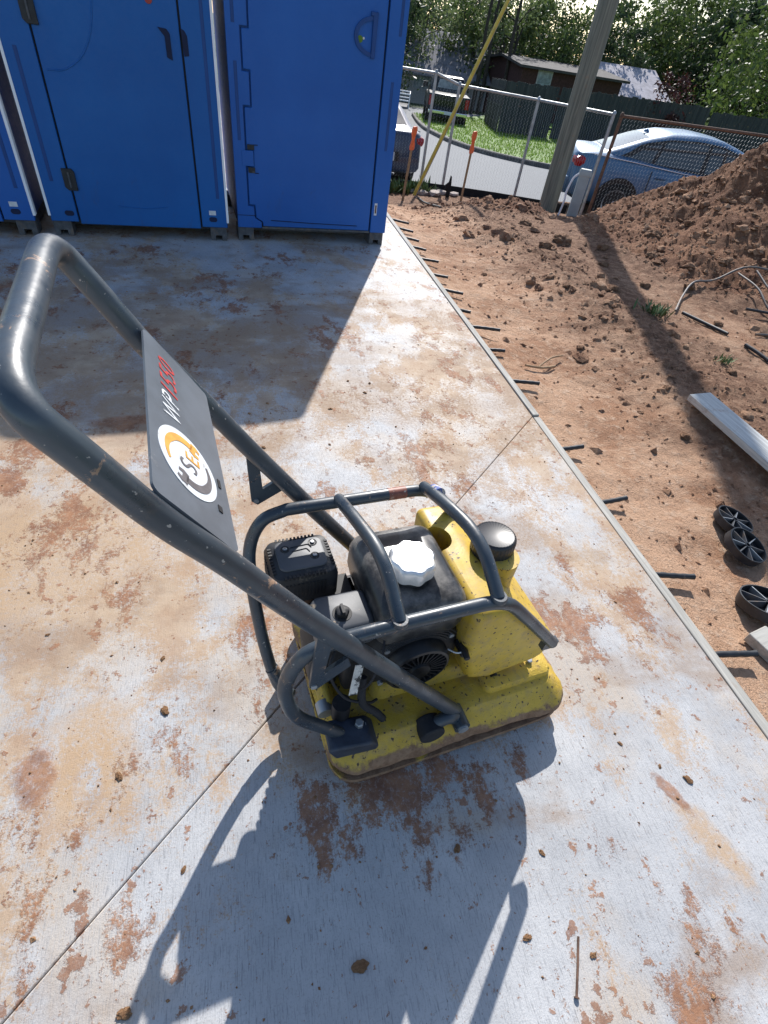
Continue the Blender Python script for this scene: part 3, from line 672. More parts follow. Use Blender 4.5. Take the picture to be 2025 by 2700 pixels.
# muffler with slotted guard
mc, my = -.032, .342
b = MB(); b.loft([rrect(mc, my, .062, .052, .016, .395), rrect(mc, my, .075, .064, .018, .408), rrect(mc, my, .075, .064, .018, .470), rrect(mc, my, .069, .058, .018, .488), rrect(mc, my, .052, .043, .018, .496), rrect(mc, my, .048, .038, .016, .497)])
MF = b.build('muffler_guard', 'guard_black', PC, smooth=40)
b = MB(); b.loft([rrect(mc, my, .054, .044, .016, .4965), rrect(mc, my, .053, .043, .016, .4995), rrect(mc, my, .050, .040, .016, .5005)]); b.build('guard_plate', 'cover_grey', MF, smooth=40)
b = MB()
for i in range(11):
    x0 = mc - .047 + i * .0086
    for sy in (-1, 1): b.box(x0, x0 + .0046, my + sy * .0642 - .0012, my + sy * .0642 + .0012, .425, .472); b.box(x0, x0 + .0046, my + sy * .0555 - .004, my + sy * .0555 + .004, .476, .4925)
for i in range(9):
    y0 = my - .040 + i * .0089
    for sx in (-1, 1): b.box(mc + sx * .0752 - .0012, mc + sx * .0752 + .0012, y0, y0 + .0046, .425, .472); b.box(mc + sx * .0655 - .004, mc + sx * .0655 + .004, y0, y0 + .0046, .476, .4925)
tag(b.build('guard_slots', 'engine_dark', MF), kind='stuff')
for x, y in ((-.032, .018), (.033, .026), (.029, -.014)):
    b = MB(); b.lathe([(.0105, .5005), (.010, .5018), (.0075, .5010), (.007, .5010)], 16, Matrix.Translation((mc + x, my + y, 0))); b.build('screw_dimple', 'guard_black', MF, smooth=40)
    b = MB(); b.lathe([(.0048, .5005), (.0048, .5040), (.0036, .5050)], 12, Matrix.Translation((mc + x, my + y, 0))); b.build('screw', 'steel', MF, smooth=40)
for y0, x0, x1 in ((.020, -.020, .022), (.008, -.018, .016)):
    b = MB(); b.tube(fillet([(mc + x0, my + y0, .5008), (mc + x1, my + y0 + .003, .5008), (mc + x1 + .005, my + y0 - .008, .5008)], .004), .0014, 6); b.build('plate_bead', 'guard_black', MF)
b = MB(); b.cyl((-.03, .33, .33), (-.03, .33, .40), .030, n=18); b.build('exhaust_stub', 'rusty', PC, smooth=40)
# air cleaner
ac, ay = .026, .196
b = MB(); b.loft([rrect(ac, ay, .058, .046, .016, .385), rrect(ac, ay, .066, .054, .018, .398), rrect(ac, ay, .064, .052, .018, .444), rrect(ac, ay, .060, .048, .017, .456), rrect(ac, ay, .053, .041, .016, .461)])
AC = b.build('air_cleaner', 'cover_grey', PC, smooth=40)
b = MB(); b.lathe([(.0215, .4612), (.0210, .4622), (.0160, .4622), (.015, .4622)], 24, Matrix.Translation((ac - .004, ay - .008, 0))); b.build('knob_recess', 'engine_dark', AC, smooth=40)
b = MB(); b.lathe([(.0145, .462), (.0135, .472), (.008, .475)], 20, Matrix.Translation((ac - .004, ay - .008, 0)), 5, .12); b.box(ac - .007, ac - .001, ay - .020, ay + .004, .470, .480); b.build('wing_knob', 'engine_dark', AC, smooth=40)
b = MB(); b.box(-.02, .08, .17, .235, .26, .39); b.build('carburettor', 'engine_dark', PC, bevel=.01)
b = MB(); b.box(.080, .092, .165, .225, .452, .456); b.build('engine_label', 'tag_paper', PC)
# belt guard at the rear, cables and pull cord
b = MB(); b.prism([(-.038, .15), (-.045, .27), (-.02, .32), (.02, .32), (.03, .15)], .19, .30, 'y'); b.build('belt_guard', 'guard_black', PC, bevel=.012, seg=3)
b = MB(); b.cyl((-.02, .115, .165), (-.02, .145, .165), .020, n=18); b.build('pulley_hub', 'zinc', PC, smooth=40)
b = MB(); b.tube(catmull([(.02, .17, .40), (-.02, .12, .36), (.01, .09, .28), (.07, .085, .23), (.10, .10, .20)], 6), .0035, 8); b.build('ignition_lead', 'rubber', PC, smooth=60)
b = MB(); b.tube(catmull([(.11, .15, .43), (.09, .10, .40), (.06, .08, .33), (.03, .10, .27)], 6), .0028, 8); b.build('throttle_cable', 'rubber', PC, smooth=60)
b = MB(); b.tube(catmull([(.262, .105, .345), (.275, .088, .35), (.292, .085, .352)], 4), .002, 6); b.build('pull_cord', 'plate_white', PC, smooth=60)
b = MB(); b.tube([(.292, .065, .352), (.294, .085, .353), (.292, .106, .352)], [.007, .009, .007], 10); b.build('starter_grip', 'black_plastic', PC, smooth=60)
for x, z in ((.272, .375), (.112, .375), (.112, .235), (.272, .235)): b = MB(); b.cyl((x, .118, z), (x, .126, z), .007, n=6); b.build('housing_bolt', 'zinc', PC)
# water tank
WT_p = [(.290, .490), (.372, .488), (.568, .305), (.572, .232), (.545, .205), (.405, .176), (.335, .20), (.296, .335)]
b = MB(); b.prism(WT_p, .082, .440, 'y'); WT = b.build('water_tank', 'yellow', PC, bevel=.020, seg=4)
b = MB(); b.lathe([(.050, .36), (.046, .415), (.043, .445), (.044, .452), (.044, .50)], 28, Matrix.Translation((.425, .222, 0))); b.build('filler_neck', 'yellow', WT, smooth=50)
b = MB(); b.lathe([(.047, .484), (.052, .486), (.052, .528), (.050, .534), (.046, .5375), (.044, .5365), (.0, .536)], 72, Matrix.Translation((.420, .224, 0)) @ Matrix.Rotation(R(-4), 4, 'X'), 36, .012); b.build('water_cap', 'cap_black', WT, smooth=30)
b = MB(); b.cyl((.298, .322, .425), (.298, .322, .53), .040, n=28); ct = b.build('notch_cutter', 'yellow', PC)
bo = WT.modifiers.new('notch', 'BOOLEAN'); bo.operation = 'DIFFERENCE'; bo.object = ct; bo.solver = 'EXACT'
bpy.context.view_layer.update(); me = bpy.data.meshes.new_from_object(WT.evaluated_get(bpy.context.evaluated_depsgraph_get())); WT.modifiers.clear(); WT.data = me; me.name = 'water_tank'
bpy.data.objects.remove(ct)
b = MB(); b.tube([(.43, .085, .165), (.43, .40, .165)], .012, 12); b.build('sprinkler_pipe', 'engine_dark', PC, smooth=60)

# ------------------------------------------------------------------ portable toilets (local: x across the front, y into the toilet, z up)
def toilet(name, ox, oy, W, mat, style, label):
    T_ = empty(name, (ox, oy, 0), R(5.5)); tag(T_, label, 'toilet', 'portable toilets on the slab')
    H = 2.14
    b = MB(); b.box(.012, W - .012, .032, 1.19, .10, H); b.build('shell', mat, T_, bevel=.02)
    b = MB(); b.box(.0, .10 if style == 'B' else .145, -.0, .0, 0, 0)
    if style == 'B':
        seam = [(.196, .112), (.196, .143), (.145, .171), (.139, .262), (.096, .265), (.096, .513), (.146, .515), (.146, .621), (.096, .623), (.096, .870), (.147, .871), (.147, 1.074), (.10, 1.076), (.10, 1.28), (.150, 1.281), (.15, 1.50), (.10, 1.501), (.10, 1.70), (.15, 1.701), (.15, 1.96), (.15, 2.02)]
        jam = []
        for i, (x, z) in enumerate(seam):
            dz = 0.
            for k_ in (i - 1, i):
                if 0 <= k_ < len(seam) - 1 and abs(seam[k_][1] - seam[k_ + 1][1]) < .006: dz = .011 if seam[k_ + 1][0] > seam[k_][0] else -.011
            jam.append((x - .011, z + dz))
        jam[0] = (.185, .112)
        left = [(0, 2.1), (0, .10), (.185, .10)] + jam[1:] + [(.139, 2.1)]
        xr = 1.088; wj = (1.100, W)
    else:
        seam = [(.188, .105), (.188, 2.02)]; left = [(0, 2.1), (0, .10), (.177, .10), (.177, 2.1)]; xr = 1.022; wj = (1.034, W)
    b = MB(); b.prism(left, .0, .034, 'y'); JL = b.build('door_jamb', mat, T_, bevel=.004)
    b = MB(); b.prism([(wj[0], .10), (wj[1], .10), (wj[1], 2.1), (wj[0], 2.1)], .0, .034, 'y'); JR = b.build('door_jamb', mat, T_, bevel=.004)
    b = MB(); b.box(left[-1][0], wj[0], .0, .034, 2.034, 2.1); b.build('door_lintel', mat, T_, bevel=.004)
    b = MB(); zb = .112 if style == 'B' else .085
    b.prism([(x, z) if i else (x, zb) for i, (x, z) in enumerate(seam)] + [(xr, 2.02), (xr, zb)], .006, .036, 'y'); D = b.build('door', mat, T_, bevel=.005)
    b = MB(); b.box(.15, wj[0], .0305, .0315, .09, 2.04); b.build('door_gap_shade', 'hinge_black', T_)  # black sheet behind the door, its colour standing in for shade in the gaps
    # embossed ribs on the jambs
    def groove(x, z0, z1, par): b = MB(); b.loft([[(x + .011 * c, -.0 - .004 * s_, z) for c, s_ in [(math.cos(a), math.sin(a)) for a in [math.pi * k_ / 6 for k_ in range(7)]]] for z in (z0, z1)], closed=True); b.build('moulded_rib', 'potty_groove', par, smooth=50)
    if style == 'B':
        groove(.048, .676, 1.113, JL); groove(.048, 1.30, 1.75, JL); groove(1.168, .69, 1.11, JR); groove(1.190, 1.36, 1.9, JR)
        for z0, z1 in ((.6225, .655), (.478, .5135)):
            b = MB(); b.box(.10, .150, -.004, .006, z0, z1); b.build('hinge', 'hinge_black', D, bevel=.002)
            b = MB(); zz = z1 if z0 > .6 else z0; b.box(.148, .178, .0025, .006, zz - .004, zz + .001); b.build('hinge_tab', 'seam_dark', D)
        b = MB(); b.box(.058, .143, -.003, .006, .520, .6175); b.build('hinge_knuckle', mat, JL, bevel=.002)
        # latch: raised D with a back plate
        b = MB(); n = 20; outer = [(1.0 - .142 * math.sin(math.pi * k_ / n), 1.335 + .105 * math.cos(math.pi * k_ / n)) for k_ in range(n + 1)]; inner = [(1.0 - .116 * math.sin(math.pi * k_ / n), 1.335 + .083 * math.cos(math.pi * k_ / n)) for k_ in range(n + 1)]
        for k_ in range(n):
            q = [outer[k_], outer[k_ + 1], inner[k_ + 1], inner[k_]]; b.prism(q, -.006, .007, 'y')
        b.build('latch_rim', 'potty_groove', D)
        b = MB(); b.prism([(.968, 1.462), (1.018, 1.462), (1.012, 1.222), (.985, 1.222), (.985, 1.44), (.968, 1.44)], -.012, .007, 'y'); b.build('latch_grip', 'potty_groove', D, bevel=.003)
        b = MB(); b.cyl((.902, .0035, 1.315), (.902, .007, 1.315), .020, n=20); b.build('vacancy_disc', 'grass', D)
        b = MB(); b.cyl((.928, .0035, 1.322), (.928, .007, 1.322), .007, n=12); b.build('latch_screw', 'plate_white', D)
        b = MB(); b.box(1.120, 1.143, -.0015, .001, .235, .325); p = b.build('label_plate', 'plate_white', JR)
        b = MB(); b.box(1.125, 1.138, -.0022, -.0012, .25, .31); b.build('label_face', 'rusty', JR)
        b = MB(); b.tube([(.26, .004, .158), (.6, .0035, .150), (.98, .004, .146)], .003, 6); b.build('kick_crease', 'seam_dark', D)
        b = MB(); b.box(.0, .138, -.002, .002, .187, .191); b.build('base_seam', 'seam_dark', JL)
        b = MB(); b.box(.19, 1.10, .012, .03, .092, .109); b.build('sill', 'skid_grey', T_, bevel=.003)
    else:
        for z0, z1, x0, x1 in ((1.155, 1.32, .152, .232), (.300, .432, .146, .224), (1.80, 1.95, .152, .232)):
            b = MB(); b.prism([(x0, z0 + .02), (x0 + .02, z0), (x1, z0), (x1, z1 - .02), (x1 - .015, z1), (x0, z1)], -.010, .007, 'y'); hg = b.build('hinge', 'hinge_black', D, bevel=.004)
            b = MB(); b.cyl((.5 * (x0 + x1), -.013, z0 + .02), (.5 * (x0 + x1), -.013, z1 - .02), .006, n=10); b.build('hinge_pin', 'skid_grey', hg, smooth=50)
        b = MB(); b.prism([(.893, 1.225), (.945, 1.222), (.962, 1.20), (.962, 1.072), (.930, 1.085), (.930, 1.185)], -.002, .008, 'y'); b.build('pull_recess', 'seam_dark', D, bevel=.003)
        b = MB(); b.prism([(1.030, 1.235), (1.052, 1.225), (1.066, 1.20), (1.066, 1.105), (1.036, 1.100)], -.004, .004, 'y'); b.build('latch_pocket', 'seam_dark', JR, bevel=.002)
        b = MB(); b.cyl((.862, .001, 1.345), (.862, .007, 1.345), .022, n=20); dsc = b.build('vacancy_disc', 'lamp_red', D)
        b = MB(); b.tube(catmull([(.215, .0062, .952), (.32, .0062, .965), (.44, .0062, 1.05), (.52, .0062, 1.20), (.56, .0062, 1.42), (.57, .0062, 1.62)], 6), .0045, 6); b.build('moulded_curve', mat, D, smooth=60)
        b = MB(); b.tube([(.46, .0058, .215), (.64, .0058, .205), (.80, .0058, .222)], .003, 6); b.build('kick_crease', mat, D, smooth=60)
        for x, par in ((.128, JL), (1.118, JR)):
            b = MB(); b.loft([rrect(x, .155, .030, .017, .017, 0), rrect(x, .155, .027, .014, .014, .004)], mx=Matrix.Rotation(R(90), 4, 'X')); b.build('drain_slot', 'seam_dark', par)
        b = MB(); b.box(1.092, 1.142, -.002, .001, .186, .216); p = b.build('label_plate', 'plate_white', JR)
        groove(.07, .35, 1.05, JL); groove(.065, 1.3, 1.9, JL); groove(1.165, .3, 1.9, JR)
    if style == 'A':
        for x in (-.010, W - .004):
            b = MB(); b.box(x, x + .016, -.004, .05, .135, 2.1); b.build('edge_trim', 'white_plastic', T_)
    # skid feet
    for x in (.0, W - .13):
        for y in (.02, 1.0):
            b = MB(); b.prism([(x, .0), (x + .035, .0), (x + .035, .038), (x + .085, .038), (x + .085, 0), (x + .12, 0), (x + .12, .098), (x, .098)], y, y + .16, 'y'); b.build('skid_foot', 'skid_grey', T_)
    b = MB(); b.box(.03, W - .03, .2, 1.0, .03, .098); b.build('skid_beam', 'skid_grey', T_)
    b = MB(); b.loft([rrect(W / 2, .6, W / 2 + .02, .62, .08, 2.12), rrect(W / 2, .6, W / 2 + .02, .62, .08, 2.16), rrect(W / 2, .6, W / 2 - .06, .54, .12, 2.24), rrect(W / 2, .6, W / 2 - .25, .36, .15, 2.29)]); b.build('roof', 'roof_grey', T_, smooth=50)
    b = MB(); b.cyl((.2, 1.05, 2.1), (.2, 1.05, 2.42), .05, n=16); b.build('vent_pipe', 'roof_grey', T_, smooth=50)
    return T_
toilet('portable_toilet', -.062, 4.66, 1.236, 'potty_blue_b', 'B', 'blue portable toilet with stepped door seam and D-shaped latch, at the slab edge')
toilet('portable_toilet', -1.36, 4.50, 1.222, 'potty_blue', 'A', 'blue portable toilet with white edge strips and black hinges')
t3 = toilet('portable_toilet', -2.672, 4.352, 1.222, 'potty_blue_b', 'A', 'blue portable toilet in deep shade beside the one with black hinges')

# ------------------------------------------------------------------ boards, ribbed discs, rods on the dirt
def plank(x0, y0, x1, y1, w_, th, label, mat='plank_wood', dz=.0):
    a = Vector((x0, y0, dirt_z(x0, y0) + dz)); c = Vector((x1, y1, dirt_z(x1, y1) + dz)); L = (c - a).length
    b = MB(); b.box(0, L, -w_ / 2, w_ / 2, 0, th)
    o = b.build('plank', mat, bevel=.004); d = (c - a); o.location = a; o.rotation_euler = (R(4), -math.atan2(d.z, math.hypot(d.x, d.y)), math.atan2(d.y, d.x)); tag(o, label, 'board'); return o
plank(2.575, 2.23, 2.62, .75, .145, .04, 'pale weathered plank lying on the dirt beyond the black ribbed discs', dz=.035)
plank(1.745, .735, 1.85, .25, .09, .045, 'short end of pale lumber resting on the dirt against a ribbed disc', 'form_wood', .02)
def disc(x, y, tilt, az, label, r=.082, th=.036):
    e = empty('ribbed_disc', (x, y, dirt_z(x, y) + .012 + r * math.sin(abs(tilt)) * .6)); e.rotation_euler = (tilt * math.cos(az), tilt * math.sin(az), az * .7)
    b = MB(); n = 36; rings = []
    for r_, z in ((r, 0), (r, th), (r - .005, th), (r - .005, .012), (.0001, .010)): rings.append([(r_ * math.cos(2 * math.pi * k_ / n), r_ * math.sin(2 * math.pi * k_ / n), z) for k_ in range(n)])
    b.loft(rings); b.build('dish', 'dowel_black', e, smooth=40)
    for i in range(8):
        b = MB(); b.box(.012, r - .004, -.0018, .0018, .010, th - .004, Matrix.Rotation(math.pi * i / 4 + .2, 4, 'Z')); b.build('rib', 'zinc' if i % 3 == 0 else 'skid_grey', e)
    b = MB(); b.lathe([(.014, .01), (.014, th - .002), (.009, th - .002), (.009, .012)], 16); b.build('hub', 'black_plastic', e, smooth=40)
    tag(e, label, 'plastic disc', 'ribbed plastic discs on the dirt')
disc(2.12, 1.30, R(10), R(40), 'black ribbed plastic disc partly tucked under another disc', .085)
disc(2.06, 1.15, R(16), R(20), 'black ribbed plastic disc overlapping the one behind it', .09)
disc(1.91, .84, R(14), R(100), 'black ribbed plastic disc beside the lumber end', .105, .042)
def rod(pts, r, label, mat='rod_steel', name='bent_rod', n=6, group=None):
    b = MB(); b.tube(catmull([(x, y, dirt_z(x, y) + h) for x, y, h in pts], n), r, 8); tag(b.build(name, mat, smooth=60), label, 'rod', group)
rod([(3.52, 3.72, .02), (3.80, 4.02, .03), (4.02, 4.20, .05), (4.35, 4.32, .05), (4.75, 4.40, .06), (5.05, 4.15, .03), (5.2, 3.9, .02)], .010, 'long grey metal rod bent in an arch against the soil heap')
rod([(4.62, 4.36, .08), (4.55, 4.0, .08), (4.5, 3.7, .04), (4.62, 3.4, .02)], .009, 'grey rod hooked over the arched rod on the soil heap')
rod([(4.75, 4.30, .09), (4.68, 3.9, .07), (4.78, 3.45, .03)], .009, 'thin grey rod lying alongside the hooked rod')
rod([(4.30, 3.78, .05), (4.7, 3.55, .04), (5.1, 3.45, .04)], .012, 'straight dark bar lying across the foot of the soil heap', 'dowel_black')
rod([(3.60, 3.72, .015), (3.66, 3.50, .02), (3.70, 3.28, .012)], .014, 'dark pipe lying on dirt below the arched rod', 'dowel_black')
rod([(3.70, 3.08, .015), (3.72, 2.95, .02), (3.74, 2.75, .012)], .014, 'dark pipe end lying next to a round clod', 'dowel_black')
rod([(4.0, 3.3, .02), (4.3, 3.25, .04), (4.6, 3.4, .03)], .008, 'thin rod bowed low over the dirt')
rod([(1.72, 2.80, .02), (1.86, 2.82, .03), (1.98, 2.86, .02)], .008, 'pale wood splinter lying on dirt near the slab edge', 'stake_wood', 'wood_splinter', 2)
rod([(1.84, 2.83, .03), (1.97, 2.92, .045), (2.08, 2.97, .03)], .006, 'thin pale twig crossing a splinter near the slab edge', 'stake_wood', 'twig', 2)
b = MB(); b.tube([(.612, .055, .004), (.588, .012, .004), (.562, -.032, .004)], .0026, 8); b.cyl((.562, -.032, .004), (.561, -.034, .004), .0055, n=10)
tag(b.build('steel_nail', 'rusty', smooth=40), 'long dark nail lying on the concrete in front of the compactor', 'nail')
b = MB(); b.tube([(.62, 1.52, .003), (.66, 1.50, .005), (.70, 1.515, .003)], .0025, 6); tag(b.build('twig', 'silt_black', smooth=40), 'tiny dark twig on the concrete behind the water tank', 'twig')
b = MB(); b.tube(catmull([(-.622, .50, .012), (-.634, .55, .014), (-.650, .61, .013), (-.680, .68, .012)], 5), .011, 10); tag(b.build('pipe_offcut', 'rod_steel', smooth=50), 'grey pipe offcut lying on the slab left of the diagonal joint', 'pipe')
rr = random.Random(5)
def weed(x, y, s, n, label):
    e = MB(); z = dirt_z(x, y)
    for i in range(n):
        a = rr.uniform(0, 6.28); l = s * rr.uniform(.5, 1.2); t_ = rr.uniform(.2, 1.1); d = Vector((math.cos(a) * math.sin(t_), math.sin(a) * math.sin(t_), math.cos(t_))); p = Vector((x + rr.gauss(0, s * .5), y + rr.gauss(0, s * .5), z)); sdv = d.cross(Vector((0, 0, 1))).normalized() * s * .09
        e.add([p - sdv * .4, p + sdv * .4, p + d * l * .6 + sdv, p + d * l, p + d * l * .6 - sdv], [(0, 1, 2, 3, 4)])
    tag(e.build('weed', 'weed'), label, 'weed')
weed(3.28, 3.66, .10, 60, 'small grey-green weed on the dirt near the end of the arched rod')
weed(3.35, 2.86, .06, 40, 'tiny green weed on the dirt between clods')
weed(4.02, 2.95, .07, 40, 'green weed growing by the dark pipe end')
for i in range(6): weed(2.2 + .2 * i + rr.uniform(-.1, .1), 10.2 + rr.uniform(-.2, .35), .22, 50, ['clump of weeds at the foot of the first wire fence post', 'grass clump beside the yellow guy guard', 'leafy clump behind the tagged stakes', 'low clump of grass by the black stake', 'sparse grass clump under the fence wire', 'weedy tuft near the silt fabric'][i])

# ------------------------------------------------------------------ utility pole, guy, stakes, fences
def pole():
    e = empty('utility_pole', (5.19, 9.43, dirt_z(5.19, 9.43) - .3)); b = MB()
    b.tube([(0, 0, 0), (.0, .0, 3), (0, 0, 9)], [.155, .145, .115], 24); b.build('shaft', 'pole_wood', e, smooth=60)
    tag(e, 'weathered grey-brown wooden utility pole rising behind the soil heap', 'pole')
pole()
gy = empty('guy_wire', (2.86, 9.88, -.62)); tag(gy, 'pole guy wire inside a long yellow plastic guard', 'guy wire')
dgy = Vector((5.05, 9.47, 7.6)) - Vector((2.86, 9.88, -.62)); tdir = Vector((3.827 - 2.86, 9.798 - 9.88, 1.915 + .62))
b = MB(); b.tube([(0, 0, -.1), tuple(tdir * 3.2)], .006, 8); b.build('wire', 'zinc', gy, smooth=60)
b = MB(); b.tube([(0, 0, 0), tuple(tdir * 1.15)], .026, 12); b.build('guard', 'guy_yellow', gy, smooth=60)
b = MB(); b.tube(catmull([(2.90, 9.8, dirt_z(2.9, 9.8) + .02), (2.75, 8.9, dirt_z(2.75, 8.9) + .03), (2.65, 8.2, dirt_z(2.65, 8.2) + .02), (2.6, 7.6, dirt_z(2.6, 7.6) + .012)], 6), .014, 8); tag(b.build('loose_cable', 'dowel_black', smooth=60), 'dark cable trailing over the dirt from the foot of the guy guard', 'cable')
def stake(x, y, h, lean, label):
    z = dirt_z(x, y); e = empty('survey_stake', (x, y, z - .03)); e.rotation_euler = (lean[0], lean[1], .3)
    b = MB(); b.prism([(-.02, 0), (.02, 0), (.02, h), (-.02, h)], -.006, .006, 'y'); b.build('lath', 'stake_wood', e)
    b = MB(); rings = []
    for k_ in range(8):
        t_ = k_ / 7; zz = h * 1.02 - t_ * .30; wv = .030 + .012 * math.sin(t_ * 9); rings.append([(-wv, -.016 - .01 * math.sin(t_ * 7), zz), (wv, -.014, zz + .01), (wv * .8, .015, zz), (-wv, .014 + .01 * math.sin(t_ * 5), zz)])
    b.loft(rings); b.build('tape', 'tape_orange', e, smooth=60); tag(e, label, 'stake', 'tagged survey stakes')
stake(2.55, 9.45, 1.02, (R(1), R(3)), 'wooden survey stake with orange tape next to the blue toilet')
stake(3.70, 9.80, 1.02, (R(0), R(1.5)), 'wooden survey stake with orange tape right of the yellow guy guard')
e = MB(); z = dirt_z(3.58, 10.2); e.prism([(-.03, -.1), (.03, -.1), (.035, .18), (.02, .32), (.0, .34), (-.015, .24), (-.075, .19), (-.07, .10), (-.035, .14)], -.02, .02, 'y'); o = e.build('post_stub', 'silt_black', bevel=.006); o.location = (3.58, 10.2, z); tag(o, 'short black fence stub standing between the two tagged stakes', 'post')
# electric pedestal
pe = empty('meter_pedestal', (5.32, 8.78, dirt_z(5.32, 8.78))); pe.rotation_euler = (0, 0, R(-28))
b = MB(); b.loft([rrect(0, 0, .085, .06, .02, -.3), rrect(0, 0, .085, .06, .02, .62), rrect(0, 0, .075, .05, .02, .65)]); b.build('housing', 'pvc_grey', pe, smooth=40)
b = MB(); b.loft([rrect(0, 0, .095, .07, .02, .585), rrect(0, 0, .095, .07, .02, .645), rrect(0, 0, .08, .055, .02, .672)]); b.build('cap', 'pvc_grey', pe, smooth=40)
b = MB(); b.tube(catmull([(-.09, 0, .60), (-.16, 0, .52), (-.20, 0, .33), (-.19, 0, .2), (-.22, 0, -.1)], 6), .016, 10); b.build('conduit', 'white_plastic', pe, smooth=60)
tag(pe, 'pale grey utility pedestal with looped conduit beside the wooden pole', 'pedestal')
# silt fabric strip along the low bank
b = MB(); pts = [(2.2, 10.55), (3.0, 10.6), (3.8, 10.5), (4.6, 10.35), (5.3, 10.0), (5.5, 9.3)]
for i in range(len(pts) - 1):
    (x0, y0), (x1, y1) = pts[i], pts[i + 1]; z0, z1 = dirt_z(x0, y0), dirt_z(x1, y1); h0 = .10 + .05 * (i % 2)
    b.add([(x0, y0, z0 - .05), (x1, y1, z1 - .05), (x1, y1 + .01, z1 + .13), (x0, y0 + .01, z0 + .13), (x0, y0 + .02, z0 - .05), (x1, y1 + .02, z1 - .05)], [(0, 1, 2, 3), (5, 4, 3, 2)])
tag(b.build('silt_fabric', 'silt_black'), 'strip of black silt fabric along the foot of the wire fence', 'silt fence')
# pale rubble by the anchor
rub = [clod_mesh(30 + i, 'plate_white', 1) for i in range(3)]; simple('rubble', (.40, .33, .29), .9); 
for me in rub: me.materials.clear(); me.materials.append(M['rubble'])
for i, (x, y, s) in enumerate([(3.15, 10.3, .11), (3.35, 10.25, .13), (3.0, 10.45, .09), (3.5, 10.4, .10), (3.75, 10.35, .09)]):
    tag(link('rubble_chunk', rub[i % 3], None, (x, y, dirt_z(x, y) + s * .3), (0, 0, i), (s * 1.4, s, s * .7)), 'pale chunk of rubble beside the foot of the guy guard', 'rubble', 'rubble by the guy anchor')

# chain-link fence
def chain(name, posts, htop, label, railmat='zinc', wire=True, postmat='zinc', mid=False):
    F = empty(name, (posts[0][0], posts[0][1], 0)); tag(F, label, 'wire fence'); o = Vector((posts[0][0], posts[0][1], 0))
    for (x, y, zt) in posts:
        b = MB(); b.cyl(Vector((x, y, base_z(x, y) - .3)) - o, Vector((x, y, zt + .01)) - o, .026, n=12); b.lathe([(.030, 0), (.028, .03), (.01, .05)], 12, Matrix.Translation(Vector((x, y, zt)) - o)); b.build('post', postmat, F, smooth=50)
    b = MB()
    for i in range(len(posts) - 1): b = MB(); b.cyl(Vector(posts[i]) - o, Vector(posts[i + 1]) - o, .021, n=10); b.build('top_rail', railmat, F, smooth=50)
    if wire:
        b = MB(); pitch = .055
        for i in range(len(posts) - 1):
            a, c = Vector(posts[i]), Vector(posts[i + 1]); L = math.hypot(c.x - a.x, c.y - a.y); n = int(L / pitch)
            for q in range(n):
                rows = int(1.55 / (pitch / 2) ); pl_ = []
                for k_ in range(0, rows + 1):
                    t_ = (q + (.5 if k_ % 2 else -.02)) / n * 1.0; p = a.lerp(c, min(1, max(0, t_))); p.z -= k_ * pitch / 2; p.y += .004 * (1 if k_ % 2 else -1); pl_.append(p - o)
                # cheap three-sided wire
                rings = [[p + Vector((.0013, 0, 0)), p + Vector((-.0007, .0012, 0)), p + Vector((-.0007, -.0012, 0))] for p in pl_]
                b.loft(rings, True, False, False)
        tag(b.build('wire_mesh', 'zinc', F), kind='stuff')
chain('chain_link_fence', [(-1.0, 11.3, 1.02), (1.5, 11.15, .98), (3.28, 11.0, .97), (3.72, 10.98, .86), (5.12, 10.70, .83), (5.62, 9.02, .87)], 1.6, 'galvanised chain-link fence with top rail along the road edge')
chain('chain_link_fence', [(5.70, 8.92, .87), (8.3, 8.35, .91), (10.6, 7.8, .92)], 1.5, 'rust-brown pipe gate section of wire fence in front of the blue sedan', 'rusty', True, 'rusty')

# dark timber privacy fence across the road
def privacy(name, pts, h, label, zoff=0.):
    F = empty(name, (*pts[0], 0)); tag(F, label, 'fence', 'timber privacy fences'); o = Vector((*pts[0], 0)); b = MB(); rl = MB(); r_ = random.Random(4)
    for i in range(len(pts) - 1):
        a, c = Vector((*pts[i], 0)), Vector((*pts[i + 1], 0)); L = (c - a).length; n = int(L / .145); d = (c - a).normalized(); nv = Vector((-d.y, d.x, 0))
        for q in range(n):
            p = a + d * (q * .145) - o; z0 = tz(*(a + d * q * .145).xy) + .06 + zoff; hh = h + r_.uniform(-.03, .03); u_ = d * .138; off = nv * r_.uniform(-.006, .006); k_ = nv * .018
            pp = [p + off, p + u_ + off, p + u_ + off + k_, p + off + k_]
            b.add([(*x.xy, z0) for x in pp] + [(*x.xy, z0 + hh) for x in pp], [(0, 1, 5, 4), (1, 2, 6, 5), (2, 3, 7, 6), (3, 0, 4, 7), (4, 5, 6, 7)])
        for hz in (.35, .95, 1.5):
            z0, z1 = tz(*a.xy) + .06 + hz, tz(*c.xy) + .06 + hz; k_ = nv * .05
            rl.add([(*(a - o).xy, z0), (*(c - o).xy, z1), (*(c - o).xy, z1 + .08), (*(a - o).xy, z0 + .08)], [(0, 1, 2, 3)], Matrix.Translation(nv * .05))
    tag(b.build('pickets', 'fence_wood', F), kind='stuff'); tag(rl.build('fence_rails', 'fence_wood', F), kind='stuff')
privacy('privacy_fence', [(11.1, 26.6), (13.5, 26.2), (20.5, 25.2)], 1.84, 'dark timber privacy fence standing on the lawn across the road')
privacy('privacy_fence', [(11.1, 26.66), (12.7, 32.5)], 1.84, 'side run of dark timber fence leading back from the lawn corner')
privacy('privacy_fence', [(20.5, 25.15), (30.5, 21.3)], 1.95, 'long dark timber fence running behind the blue sedan', -.25)

